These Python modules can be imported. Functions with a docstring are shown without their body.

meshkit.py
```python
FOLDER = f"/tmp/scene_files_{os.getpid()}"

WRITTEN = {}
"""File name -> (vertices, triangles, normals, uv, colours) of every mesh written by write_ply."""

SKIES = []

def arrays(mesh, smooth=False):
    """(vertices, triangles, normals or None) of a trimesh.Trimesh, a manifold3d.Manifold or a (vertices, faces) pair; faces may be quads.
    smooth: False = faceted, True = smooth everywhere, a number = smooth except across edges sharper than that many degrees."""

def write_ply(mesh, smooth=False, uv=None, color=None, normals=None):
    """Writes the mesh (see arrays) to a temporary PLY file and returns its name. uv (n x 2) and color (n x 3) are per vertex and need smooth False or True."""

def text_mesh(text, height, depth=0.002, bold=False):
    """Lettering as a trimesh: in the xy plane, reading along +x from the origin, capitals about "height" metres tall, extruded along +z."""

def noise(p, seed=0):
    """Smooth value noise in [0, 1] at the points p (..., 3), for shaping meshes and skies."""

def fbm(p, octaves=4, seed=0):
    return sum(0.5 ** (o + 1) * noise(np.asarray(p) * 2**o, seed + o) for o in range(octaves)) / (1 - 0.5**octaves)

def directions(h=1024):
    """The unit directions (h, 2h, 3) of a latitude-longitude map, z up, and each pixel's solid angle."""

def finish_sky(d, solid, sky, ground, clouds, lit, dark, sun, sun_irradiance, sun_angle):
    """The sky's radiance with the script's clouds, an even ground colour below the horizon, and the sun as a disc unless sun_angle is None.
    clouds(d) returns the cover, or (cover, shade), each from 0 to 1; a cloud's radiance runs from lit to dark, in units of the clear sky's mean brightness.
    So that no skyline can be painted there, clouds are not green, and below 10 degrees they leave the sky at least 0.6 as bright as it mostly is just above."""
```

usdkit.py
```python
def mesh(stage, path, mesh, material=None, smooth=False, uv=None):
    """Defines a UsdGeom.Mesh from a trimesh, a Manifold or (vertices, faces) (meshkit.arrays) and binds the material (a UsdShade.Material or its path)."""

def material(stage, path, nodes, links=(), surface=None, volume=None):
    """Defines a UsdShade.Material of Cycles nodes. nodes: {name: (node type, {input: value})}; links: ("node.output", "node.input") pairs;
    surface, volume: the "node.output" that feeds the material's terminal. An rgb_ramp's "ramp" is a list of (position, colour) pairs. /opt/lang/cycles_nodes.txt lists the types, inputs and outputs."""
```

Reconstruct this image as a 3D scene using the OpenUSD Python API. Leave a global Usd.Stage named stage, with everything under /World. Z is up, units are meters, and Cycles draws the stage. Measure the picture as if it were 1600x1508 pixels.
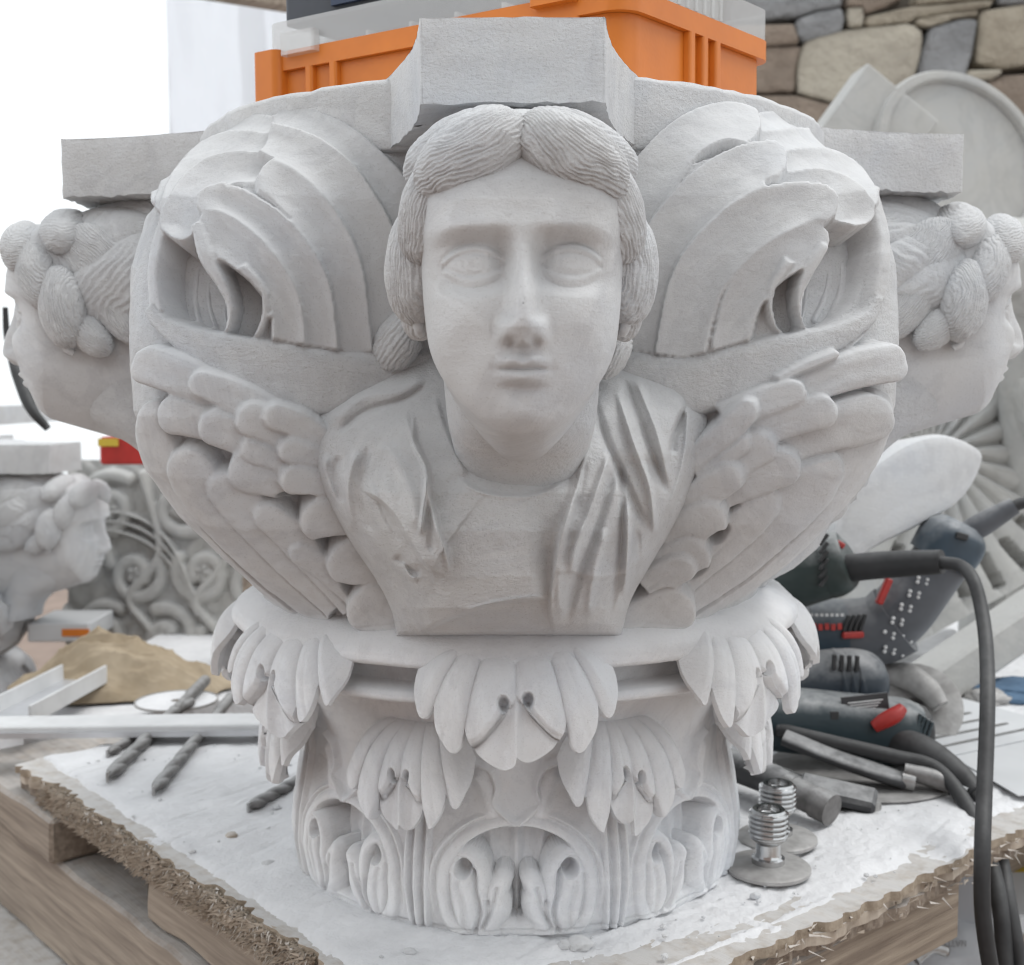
import math, random
import numpy as np, trimesh, usdkit, meshkit
import shapely, shapely.geometry as sg
from pxr import Usd, UsdGeom, UsdLux, UsdShade, Sdf, Gf
from meshkit import fbm, noise

random.seed(7)
RNG = np.random.default_rng(7)
stage = Usd.Stage.CreateInMemory()
UsdGeom.SetStageUpAxis(stage, 'Z'); UsdGeom.SetStageMetersPerUnit(stage, 1.0)
world = UsdGeom.Xform.Define(stage, '/World'); stage.SetDefaultPrim(world.GetPrim())

# ------------------------------------------------------------------ camera (measured from the photograph)
FPX, DIST, CAMZ, PITCH, ROLL, CAMX = 1882., .857, .331, .0775, .0057, -.0015
EYE = np.array([CAMX, -DIST, CAMZ])
_cp, _sp, _cr, _sr = math.cos(PITCH), math.sin(PITCH), math.cos(ROLL), math.sin(ROLL)
_R0, _U0, _F0 = np.array([1., 0, 0]), np.array([0, _sp, _cp]), np.array([0, _cp, -_sp])
_rt, _up, _bk = _cr*_R0 - _sr*_U0, _sr*_R0 + _cr*_U0, -_F0
cam = UsdGeom.Camera.Define(stage, '/World/camera')
cam.AddTransformOp().Set(Gf.Matrix4d(*_rt, 0, *_up, 0, *_bk, 0, *EYE, 1))
cam.CreateHorizontalApertureAttr(36.0); cam.CreateVerticalApertureAttr(36.0*1508/1600)
cam.CreateFocalLengthAttr(36.0*FPX/1600)
cam.CreateClippingRangeAttr(Gf.Vec2f(.01, 500))
cam.CreateFStopAttr(14.0); cam.CreateFocusDistanceAttr(.60)
cam.CreateExposureAttr(EXPO := 0.30)

# ------------------------------------------------------------------ sky and soft sun: bright overcast day
SUN_DIR = np.array([.48, .02, .88]); SUN_DIR /= np.linalg.norm(SUN_DIR)
usdkit.material(stage, '/World/Looks/overcast_sky', {
    'sky': ('sky_texture', {'sky_type': 'single_scattering', 'sun_disc': False, 'sun_elevation': math.asin(SUN_DIR[2]),
                            'sun_rotation': math.atan2(SUN_DIR[0], SUN_DIR[1]), 'air_density': 1.0, 'aerosol_density': 1.5}),
    'tc': ('texture_coordinate', {}),
    'nz': ('noise_texture', {'scale': 2.5, 'detail': 4.0, 'roughness': .55}),
    'rp': ('rgb_ramp', {'ramp': [(.3, (8.1, 8.5, 8.8)), (.7, (10.4, 10.8, 11.0))]}),
    'mx': ('mix', {'mix_type': 'mix', 'fac': .95}),
    'bg': ('background_shader', {'strength': .10})},
    [('tc.generated', 'nz.vector'), ('nz.fac', 'rp.fac'), ('sky.color', 'mx.color1'), ('rp.color', 'mx.color2'), ('mx.color', 'bg.color')], surface='bg.background')
dome = UsdLux.DomeLight.Define(stage, '/World/sky')
UsdShade.MaterialBindingAPI.Apply(dome.GetPrim()).Bind(UsdShade.Material.Get(stage, '/World/Looks/overcast_sky'))
dome.GetPrim().SetCustomDataByKey('kind', 'structure')
sun = UsdLux.DistantLight.Define(stage, '/World/sun')
sun.CreateIntensityAttr(.28); sun.CreateAngleAttr(24.0); sun.CreateColorAttr(Gf.Vec3f(1, .985, .96)); sun.CreateNormalizeAttr(True)
_z = SUN_DIR; _x = np.cross([0, 0, 1], _z); _x /= np.linalg.norm(_x); _y = np.cross(_z, _x)
sun.AddTransformOp().Set(Gf.Matrix4d(*_x, 0, *_y, 0, *_z, 0, 0, 0, 5, 1))

# ------------------------------------------------------------------ pixels to places
def dirs(px):
    px = np.atleast_2d(np.asarray(px, float)); a, b = px[:, 0]-800, px[:, 1]-754
    X, u = a*_cr - b*_sr, -(a*_sr + b*_cr)/FPX
    return np.c_[X/FPX, _cp + u*_sp, u*_cp - _sp]
def U(x, y, Y):
    """The point seen at photo pixel (x, y) that lies in the plane y = Y."""
    d = dirs([x, y])[0]; return EYE + d*(Y + DIST)/d[1]
def Us(px, Y):
    d = dirs(px); return EYE + d*((np.asarray(Y) + DIST)/d[:, 1])[:, None]
def UZ(x, y, z):
    d = dirs([x, y])[0]; return EYE + d*(z - CAMZ)/d[2]

# ------------------------------------------------------------------ prims
USED = {}
def numbered(parent, name):
    k = (parent, name); USED[k] = n = USED.get(k, -1) + 1
    return f'{parent}/{name}' + (f'_{n:03d}' if n else '')
def pathof(p): return '/World' if p is None else (p if isinstance(p, str) else str(p.GetPath()))
def tag(prim, label=None, cat=None, group=None, kind=None):
    for k, v in (('label', label), ('category', cat), ('group', group), ('kind', kind)):
        if v: prim.SetCustomDataByKey(k, v)
    return prim
def obj(name, mesh, mat, parent=None, smooth=False, **kw):
    m = usdkit.mesh(stage, numbered(pathof(parent), name), mesh, f'/World/Looks/{mat}', smooth=smooth)
    return tag(m.GetPrim(), **kw)
def thing(name, label, cat, loc=(0, 0, 0), rotz=0., group=None, kind=None):
    x = UsdGeom.Xform.Define(stage, numbered('/World', name))
    x.AddTranslateOp().Set(Gf.Vec3d(*map(float, loc)))
    if rotz: x.AddRotateZOp().Set(float(rotz))
    return tag(x.GetPrim(), label, cat, group, kind)
def part_xf(name, parent, rotz=0., loc=(0, 0, 0)):
    x = UsdGeom.Xform.Define(stage, numbered(pathof(parent), name))
    x.AddTranslateOp().Set(Gf.Vec3d(*map(float, loc))); x.AddRotateZOp().Set(float(rotz)); return x.GetPrim()

# ------------------------------------------------------------------ mesh tools
def grid_faces(n, m, wrap=False):
    i, j = np.meshgrid(np.arange(n-1), np.arange(m if wrap else m-1), indexing='ij')
    a, b = i*m+j, i*m+(j+1) % m
    q = np.stack([a, b, b+m, a+m], -1).reshape(-1, 4)
    return np.vstack([q[:, [0, 1, 2]], q[:, [0, 2, 3]]])
def join(*ms):
    vs, fs, o = [], [], 0
    for m in ms:
        v, f = (m.vertices, m.faces) if hasattr(m, 'vertices') else m
        f = np.asarray(f)
        if len(f) and f.shape[1] == 4: f = np.vstack([f[:, [0, 1, 2]], f[:, [0, 2, 3]]])
        vs.append(np.asarray(v, float)); fs.append(f+o); o += len(v)
    return np.vstack(vs), np.vstack(fs)
def spline(pts, n, closed=False):
    """Catmull-Rom through pts (any columns), n samples even in arc length of the first two columns."""
    P = np.asarray(pts, float)
    if len(P) == 2: t = np.linspace(0, 1, n)[:, None]; return P[0]*(1-t)+P[1]*t
    Q = np.vstack([P[-1:], P, P[:2]]) if closed else np.vstack([2*P[0]-P[1], P, 2*P[-1]-P[-2]])
    out = []
    for i in range(len(Q)-3):
        t = np.linspace(0, 1, 24, endpoint=False)[:, None]
        a, b, c, d = Q[i:i+4]
        out.append(.5*(2*b+(c-a)*t+(2*a-5*b+4*c-d)*t**2+(3*b-a-3*c+d)*t**3))
    out = np.vstack(out+[Q[-2:-1]])
    s = np.r_[0, np.cumsum(np.linalg.norm(np.diff(out[:, :3], axis=0), axis=1))]
    u = np.linspace(0, s[-1], n)
    return np.stack([np.interp(u, s, out[:, k]) for k in range(out.shape[1])], 1)
def poly_dist(P, line):
    """Unsigned distance, side (+ left of travel), and travel fraction of points P (n,2) to a polyline."""
    best = np.full(len(P), 1e9); side = np.zeros(len(P)); frac = np.zeros(len(P))
    seg = np.diff(line, axis=0); L = np.linalg.norm(seg, axis=1); tot = L.sum(); acc = 0
    for a, d, l in zip(line[:-1], seg, L):
        if l < 1e-9: continue
        r = P-a; raw = (r@d)/(l*l); t = np.clip(raw, 0, 1); e = r-t[:, None]*d
        q = np.hypot(e[:, 0], e[:, 1]); k = q < best
        best[k] = q[k]; side[k] = np.sign(d[0]*r[:, 1]-d[1]*r[:, 0])[k]; frac[k] = ((acc+t*l)/tot)[k]; acc += l
    return best, side, frac
def sstep(a, b, x):
    t = np.clip((x-a)/(b-a), 0, 1); return t*t*(3-2*t)
def box(lo, hi, ch=.0):
    """A box with chamfered vertical and horizontal edges."""
    lo, hi = np.asarray(lo, float), np.asarray(hi, float)
    if ch <= 0: 
        b = trimesh.creation.box(hi-lo); b.apply_translation((lo+hi)/2); return b
    c = []
    for sx in (0, 1):
        for sy in (0, 1):
            for sz in (0, 1):
                p = np.where([sx, sy, sz], hi, lo); s = np.where([sx, sy, sz], -1, 1)*ch
                c += [p+s*[1, 1, 0], p+s*[1, 0, 1], p+s*[0, 1, 1]]
    return trimesh.convex.convex_hull(np.array(c))
def tube(pts, r, sides=12, n=None, caps=True):
    P = spline(pts, n or max(8, 6*len(pts))) if n != 0 else np.asarray(pts, float)
    R = np.broadcast_to(r, (len(P),)) if np.ndim(r) == 0 else np.interp(np.linspace(0, 1, len(P)), np.linspace(0, 1, len(r)), r)
    T = np.gradient(P, axis=0); T /= np.linalg.norm(T, axis=1, keepdims=True)+1e-12
    a = np.cross(T[0], [0, 0, 1.]); a = a if np.linalg.norm(a) > .1 else np.cross(T[0], [1., 0, 0])
    A = []
    for t in T:
        a = a-t*(a@t); a /= np.linalg.norm(a); A.append(a)
    A = np.array(A); B = np.cross(T, A); w = np.arange(sides)*2*math.pi/sides
    v = P[:, None]+R[:, None, None]*(np.cos(w)[None, :, None]*A[:, None]+np.sin(w)[None, :, None]*B[:, None])
    v = v.reshape(-1, 3); f = grid_faces(len(P), sides, True)[:, ::-1]
    if caps:
        k = len(v); v = np.vstack([v, P[0], P[-1]]); e = (len(P)-1)*sides
        j = np.arange(sides); f = np.vstack([f, np.c_[np.full(sides, k), j, (j+1) % sides][:, ::-1][:, [0, 1, 2]], np.c_[np.full(sides, k+1), e+j, e+(j+1) % sides]])
    tm = trimesh.Trimesh(v, f, process=False)
    if tm.volume < 0: f = f[:, ::-1]
    return v, f
def lathe(prof, n=64, axis=None, at=(0, 0, 0), a0=0, a1=2*math.pi):
    """Revolve (r, z) pairs round z, then turn z to axis and move to at."""
    prof = np.asarray(prof, float); full = abs(a1-a0-2*math.pi) < 1e-6
    w = np.linspace(a0, a1, n, endpoint=not full)
    v = np.stack([prof[:, :1]*np.cos(w), prof[:, :1]*np.sin(w), np.repeat(prof[:, 1:], n, 1)], -1).reshape(-1, 3)
    f = grid_faces(len(prof), n, full)
    tm = trimesh.Trimesh(v, f, process=True)
    if axis is not None: v = v@basis(axis).T
    return v+np.asarray(at), f
def basis(z, x=None):
    z = np.asarray(z, float)/np.linalg.norm(z); x = np.array([1., 0, 0]) if x is None else np.asarray(x, float)
    if abs(z@x)/np.linalg.norm(x) > .95: x = np.array([0, 1., 0])
    x = x-z*(x@z); x /= np.linalg.norm(x); return np.stack([x, np.cross(z, x), z], 1)
def xf(mesh, M=None, t=(0, 0, 0), s=1.):
    v, f = (mesh.vertices, mesh.faces) if hasattr(mesh, 'vertices') else mesh
    v = np.asarray(v)*s
    if M is not None: v = v@np.asarray(M).T
    return v+np.asarray(t), np.asarray(f)
def rz(d):
    c, s = math.cos(d), math.sin(d); return np.array([[c, -s, 0], [s, c, 0], [0, 0, 1.]])
def extrude(poly, h, M=None, t=(0, 0, 0)):
    p = sg.Polygon(poly) if not isinstance(poly, sg.Polygon) else poly
    m = trimesh.creation.extrude_polygon(p, h, engine='earcut'); return xf(m, M, t)
def rot_between(mesh, deg):
    return xf(mesh, rz(math.radians(deg)))
# ------------------------------------------------------------------ materials
def mat(name, col, rough=.6, col2=None, scale=30., bump=0., bscale=200., metal=0., lo=.35, hi=.65, spec=.5, detail=4., sss=0., coat=0., stretch=None, bdist=.001, dust=0., grain=None):
    """Procedural principled material: two tones by noise, bump by finer noise, optional pale dust on upward faces."""
    col2 = col2 or tuple(c*.85 for c in col)
    n = {'g': ('geometry', {}), 'mp': ('mapping', {'scale': stretch or (1, 1, 1)}),
         'n1': ('noise_texture', {'scale': scale, 'detail': detail, 'roughness': .6}),
         'r1': ('rgb_ramp', {'ramp': [(lo, col2), (hi, col)]}),
         'p': ('principled_bsdf', {'roughness': rough, 'metallic': metal, 'specular_ior_level': spec, 'subsurface_weight': sss, 'subsurface_radius': (1., .9, .8), 'subsurface_scale': .004, 'coat_weight': coat})}
    if grain is not None: n['mp'] = ('mapping', {'mapping_type': 'texture', 'rotation': (0., 0., math.radians(grain)), 'scale': (5., .2, .2)})
    l = [('g.position', 'mp.vector'), ('mp.vector', 'n1.vector'), ('n1.fac', 'r1.fac')]
    out = 'r1.color'
    if dust:
        n.update({'sx': ('separate_xyz', {}), 'n3': ('noise_texture', {'scale': 60., 'detail': 5., 'roughness': .7}), 'ad': ('math', {'math_type': 'multiply_add', 'value2': .9, 'value3': 0.}),
                  'mu': ('math', {'math_type': 'multiply', 'value2': dust}), 'cl': ('rgb_ramp', {'ramp': [(.12, (0, 0, 0)), (.55, (1, 1, 1))]}), 'bw': ('rgb_to_bw', {}), 'md': ('mix', {'color2': (.62, .62, .62)})})
        l += [('g.normal', 'sx.vector'), ('g.position', 'n3.vector'), ('sx.z', 'ad.value1'), ('n3.fac', 'ad.value2'), ('ad.value', 'cl.fac'), ('cl.color', 'bw.color'), ('bw.val', 'mu.value1'), ('mu.value', 'md.fac'), (out, 'md.color1')]
        out = 'md.color'
    l.append((out, 'p.base_color'))
    if bump:
        n.update({'n2': ('noise_texture', {'scale': bscale, 'detail': 3., 'roughness': .6}), 'b': ('bump', {'strength': bump, 'distance': bdist})})
        l += [('mp.vector', 'n2.vector'), ('n2.fac', 'b.height'), ('b.normal', 'p.normal')]
    return usdkit.material(stage, f'/World/Looks/{name}', n, l, surface='p.BSDF')
def marble(name, col, rough, tool, pit=.5, dustc=(.80, .80, .80), dust=.5, sss=.1):
    """Dusty carved marble: soft warm and cool clouds, faint grey veins, rasp scratches, pits, and loose dust lying on upward faces."""
    c = np.array(col)
    n = {'g': ('geometry', {}), 'sx': ('separate_xyz', {}),
         'n1': ('noise_texture', {'scale': 9., 'detail': 5., 'roughness': .62}), 'r1': ('rgb_ramp', {'ramp': [(.30, tuple(c*[.91, .90, .885])), (.5, tuple(c)), (.70, tuple(c*[.96, .985, 1.02]))]}),
         'n2': ('noise_texture', {'scale': 5.5, 'detail': 7., 'roughness': .7, 'distortion': 1.6}), 'r2': ('rgb_ramp', {'ramp': [(.44, (1, 1, 1)), (.495, (.89, .89, .90)), (.505, (.89, .89, .90)), (.56, (1, 1, 1))]}),
         'mv': ('mix', {'mix_type': 'multiply', 'fac': .75}),
         'n4': ('noise_texture', {'scale': 900., 'detail': 2.}), 'r4': ('rgb_ramp', {'ramp': [(.30, (.80, .79, .78)), (.40, (1, 1, 1))]}), 'mp_': ('mix', {'mix_type': 'multiply', 'fac': pit}),
         'n5': ('noise_texture', {'scale': 34., 'detail': 6., 'roughness': .72}), 'ma': ('math', {'math_type': 'multiply', 'value2': .5}), 'ad': ('math', {'math_type': 'add'}), 'r5': ('rgb_ramp', {'ramp': [(.62, (0, 0, 0)), (1.0, (dust, dust, dust))]}), 'bw': ('rgb_to_bw', {}), 'md': ('mix', {'color2': dustc}),
         'm1': ('mapping', {'scale': (1., 1.3, 2.2), 'rotation': (.7, .5, .3)}), 'w1': ('noise_texture', {'scale': 210., 'detail': 4., 'roughness': .7, 'distortion': .8}),
         'm2': ('mapping', {'scale': (1., 1., 1.), 'rotation': (0., .6, .5)}), 'w2': ('noise_texture', {'scale': 75., 'detail': 5., 'roughness': .6}), 'aw': ('math', {'math_type': 'add'}), 'n6': ('noise_texture', {'scale': 520., 'detail': 3., 'roughness': .7}), 'aw2': ('math', {'math_type': 'add'}),
         'b': ('bump', {'strength': tool, 'distance': .0013}),
         'p': ('principled_bsdf', {'roughness': rough, 'specular_ior_level': .3, 'subsurface_weight': sss, 'subsurface_radius': (1., .93, .86), 'subsurface_scale': .004})}
    P = 'g.position'
    l = [(P, 'n1.vector'), ('n1.fac', 'r1.fac'), (P, 'n2.vector'), ('n2.fac', 'r2.fac'), ('r1.color', 'mv.color1'), ('r2.color', 'mv.color2'), (P, 'n4.vector'), ('n4.fac', 'r4.fac'), ('mv.color', 'mp_.color1'), ('r4.color', 'mp_.color2'),
         ('g.normal', 'sx.vector'), (P, 'n5.vector'), ('n5.fac', 'ma.value1'), ('ma.value', 'ad.value1'), ('sx.z', 'ad.value2'), ('ad.value', 'r5.fac'), ('r5.color', 'bw.color'), ('bw.val', 'md.fac'), ('mp_.color', 'md.color1'), ('md.color', 'p.base_color'),
         (P, 'm1.vector'), ('m1.vector', 'w1.vector'), (P, 'm2.vector'), ('m2.vector', 'w2.vector'), ('w1.fac', 'aw.value1'), ('w2.fac', 'aw.value2'), (P, 'n6.vector'), ('aw.value', 'aw2.value1'), ('n6.fac', 'aw2.value2'), ('aw2.value', 'b.height'), ('b.normal', 'p.normal')]
    return usdkit.material(stage, f'/World/Looks/{name}', n, l, surface='p.BSDF')
marble('marble', (.585, .588, .592), .62, .28, .5, (.64, .64, .645))
marble('marble_tooled', (.575, .578, .582), .75, .62, .8, (.62, .62, .625))
marble('marble_dusty_lit', (.735, .738, .745), .8, .36, .4, (.79, .79, .80))  # lower stone paler than the rest: dust, plus bounced light put into the colour
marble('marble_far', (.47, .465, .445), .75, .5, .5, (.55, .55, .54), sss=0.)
def glassy(name, tint=(.95, .96, .97), fac=.12, rough=.08):
    usdkit.material(stage, f'/World/Looks/{name}', {
        't': ('transparent_bsdf', {'color': tint}), 'g': ('principled_bsdf', {'base_color': (.8, .8, .8), 'roughness': rough}), 'm': ('mix_closure', {'fac': fac})},
        [('t.BSDF', 'm.closure1'), ('g.BSDF', 'm.closure2')], surface='m.closure')

usdkit.material(stage, '/World/Looks/sheet', {'g': ('geometry', {}), 'n': ('noise_texture', {'scale': 5., 'detail': 6.}), 'b': ('bump', {'strength': .5, 'distance': .02}), 'd': ('principled_bsdf', {'base_color': (.74, .75, .78), 'roughness': .4}), 't': ('translucent_bsdf', {'color': (.72, .74, .78)}), 'm': ('mix_closure', {'fac': .38})},
    [('g.position', 'n.vector'), ('n.fac', 'b.height'), ('b.normal', 'd.normal'), ('d.BSDF', 'm.closure1'), ('t.BSDF', 'm.closure2')], surface='m.closure')
# ================================================================== THE CARVED CAPITAL
capital = thing('carved_capital', 'large foreground marble capital carved with a front face, spread wings and drooping leaves', 'carved capital')
CAP = capital
# ---- core: flared body, square with strong corners above, round below
_CZ = np.array([.150, .185, .200, .215, .235, .262, .290, .320, .360, .400, .430, .455, .475, .490, .505])
_CC = np.array([.172, .174, .182, .200, .222, .249, .269, .283, .284, .281, .270, .246, .222, .204, .190])   # corner radius
_CA = np.array([.172, .172, .170, .168, .168, .170, .175, .181, .187, .192, .194, .194, .192, .190, .186])   # face radius
def core_r(th, z):
    return np.interp(z, _CZ, _CA) + (np.interp(z, _CZ, _CC)-np.interp(z, _CZ, _CA))*np.abs(np.sin(2*th))**2.6
def core_g(P):
    return np.hypot(P[..., 0], P[..., 1]) - core_r(np.arctan2(P[..., 0], -P[..., 1]), P[..., 2])
def core_n(P, e=.004):
    g = np.stack([core_g(P+np.eye(3)[k]*e)-core_g(P-np.eye(3)[k]*e) for k in range(3)], -1)
    return g/np.linalg.norm(g, axis=-1, keepdims=True)
_TS = np.linspace(.42, .90, 161)
def on_core(px):
    """First hit of the pixel rays on the core; where a ray misses, its nearest point."""
    px = np.asarray(px, float).reshape(-1, 2); d = dirs(px); out = np.empty((len(px), 3))
    for a in range(0, len(px), 4000):
        D = d[a:a+4000]; P = EYE + D[:, None]*_TS[None, :, None]; g = core_g(P)
        neg = g < 0; hit = neg.any(1); k = np.where(hit, neg.argmax(1), g.argmin(1)); k = np.clip(k, 1, len(_TS)-1)
        i = np.arange(len(D)); g0, g1 = g[i, k-1], g[i, k]
        t = np.where(hit, _TS[k-1]+(_TS[k]-_TS[k-1])*np.clip(g0/np.where(np.abs(g0-g1) < 1e-9, 1, g0-g1), 0, 1), _TS[k])
        gm = g[i, np.clip(k-1, 0, len(_TS)-1)]; gp = g[i, np.clip(k+1, 0, len(_TS)-1)]; den = gm-2*g1+gp
        t = np.where(hit, t, t+np.clip(.5*(gm-gp)/np.where(np.abs(den) < 1e-9, 1, den), -.6, .6)*(_TS[1]-_TS[0]))
        out[a:a+4000] = EYE + D*t[:, None]
    return out
def core_mesh(nt=240, nz=120):
    th = np.linspace(0, 2*math.pi, nt, endpoint=False); z = np.linspace(.172, .497, nz)
    T, Z = np.meshgrid(th, z); r = core_r(T, Z)-.012*(Z > .19)
    v = np.stack([r*np.sin(T), -r*np.cos(T), Z], -1).reshape(-1, 3)
    v += core_n(v)*((fbm(v*60, 3, 3)-.5)*.0035)[:, None]
    return v, grid_faces(nz, nt, True)
obj('core', core_mesh(), 'marble_tooled', CAP, True)

# ---- abacus with its bosses
def boss(deg):
    # plan: front face .084 wide at r=.30, flaring in a concave curve to the slab
    z0, z1 = .460, .498
    pl = [(-.042, .300), (-.0435, .285), (-.046, .268), (-.0495, .25), (-.0545, .232), (-.060, .215), (-.070, .188), (-.070, .10)]
    pl = np.array(pl+[(-x, y) for x, y in pl[::-1]])
    poly = sg.Polygon(pl).buffer(-.0012, join_style=2).buffer(.0012, quad_segs=3)
    m = trimesh.creation.extrude_polygon(poly, z1-z0, engine='earcut')
    m = m.subdivide_to_size(.007); v = np.array(m.vertices); v[:, 2] += z0
    c = (v[:, 2] < z0+.002); 
    n3 = np.array(trimesh.Trimesh(v, m.faces, process=False).vertex_normals)
    v = v + n3*((fbm(v*110+deg, 3, 2)-.55)*.0016)[:, None]
    jag = (noise(v*[260, 260, 40]+deg, 9)-.5)*.003
    v[:, 2] += np.where(c, jag, 0)
    v[:, 1] *= -1
    f = np.array(m.faces)[:, ::-1]
    return xf((v, f), rz(math.radians(deg)))
a = np.linspace(0, 2*math.pi, 160, endpoint=False)
def slab_r(z): return .2115
prof = [(.02, .4585), (.19, .4585), (.2085, .4585), (.2105, .4605), (.2115, .466), (.2118, .480), (.2115, .493), (.2098, .4962), (.20, .4968), (.02, .4968)]
sl = lathe(prof, 180); sv = sl[0]; sv += (sv*[1, 1, 0])*((fbm(sv*70, 4, 1)-.5)*.018)[:, None]; sv[:, 2] += np.where(sv[:, 2] > .49, (fbm(sv*90, 4, 6)-.5)*.004, 0)
abacus = obj('abacus', (sv, sl[1]), 'marble_tooled', CAP, True)
for dg in (0, 90, -90, 180):
    obj('boss', boss(dg), 'marble_tooled', abacus, 28)
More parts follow.
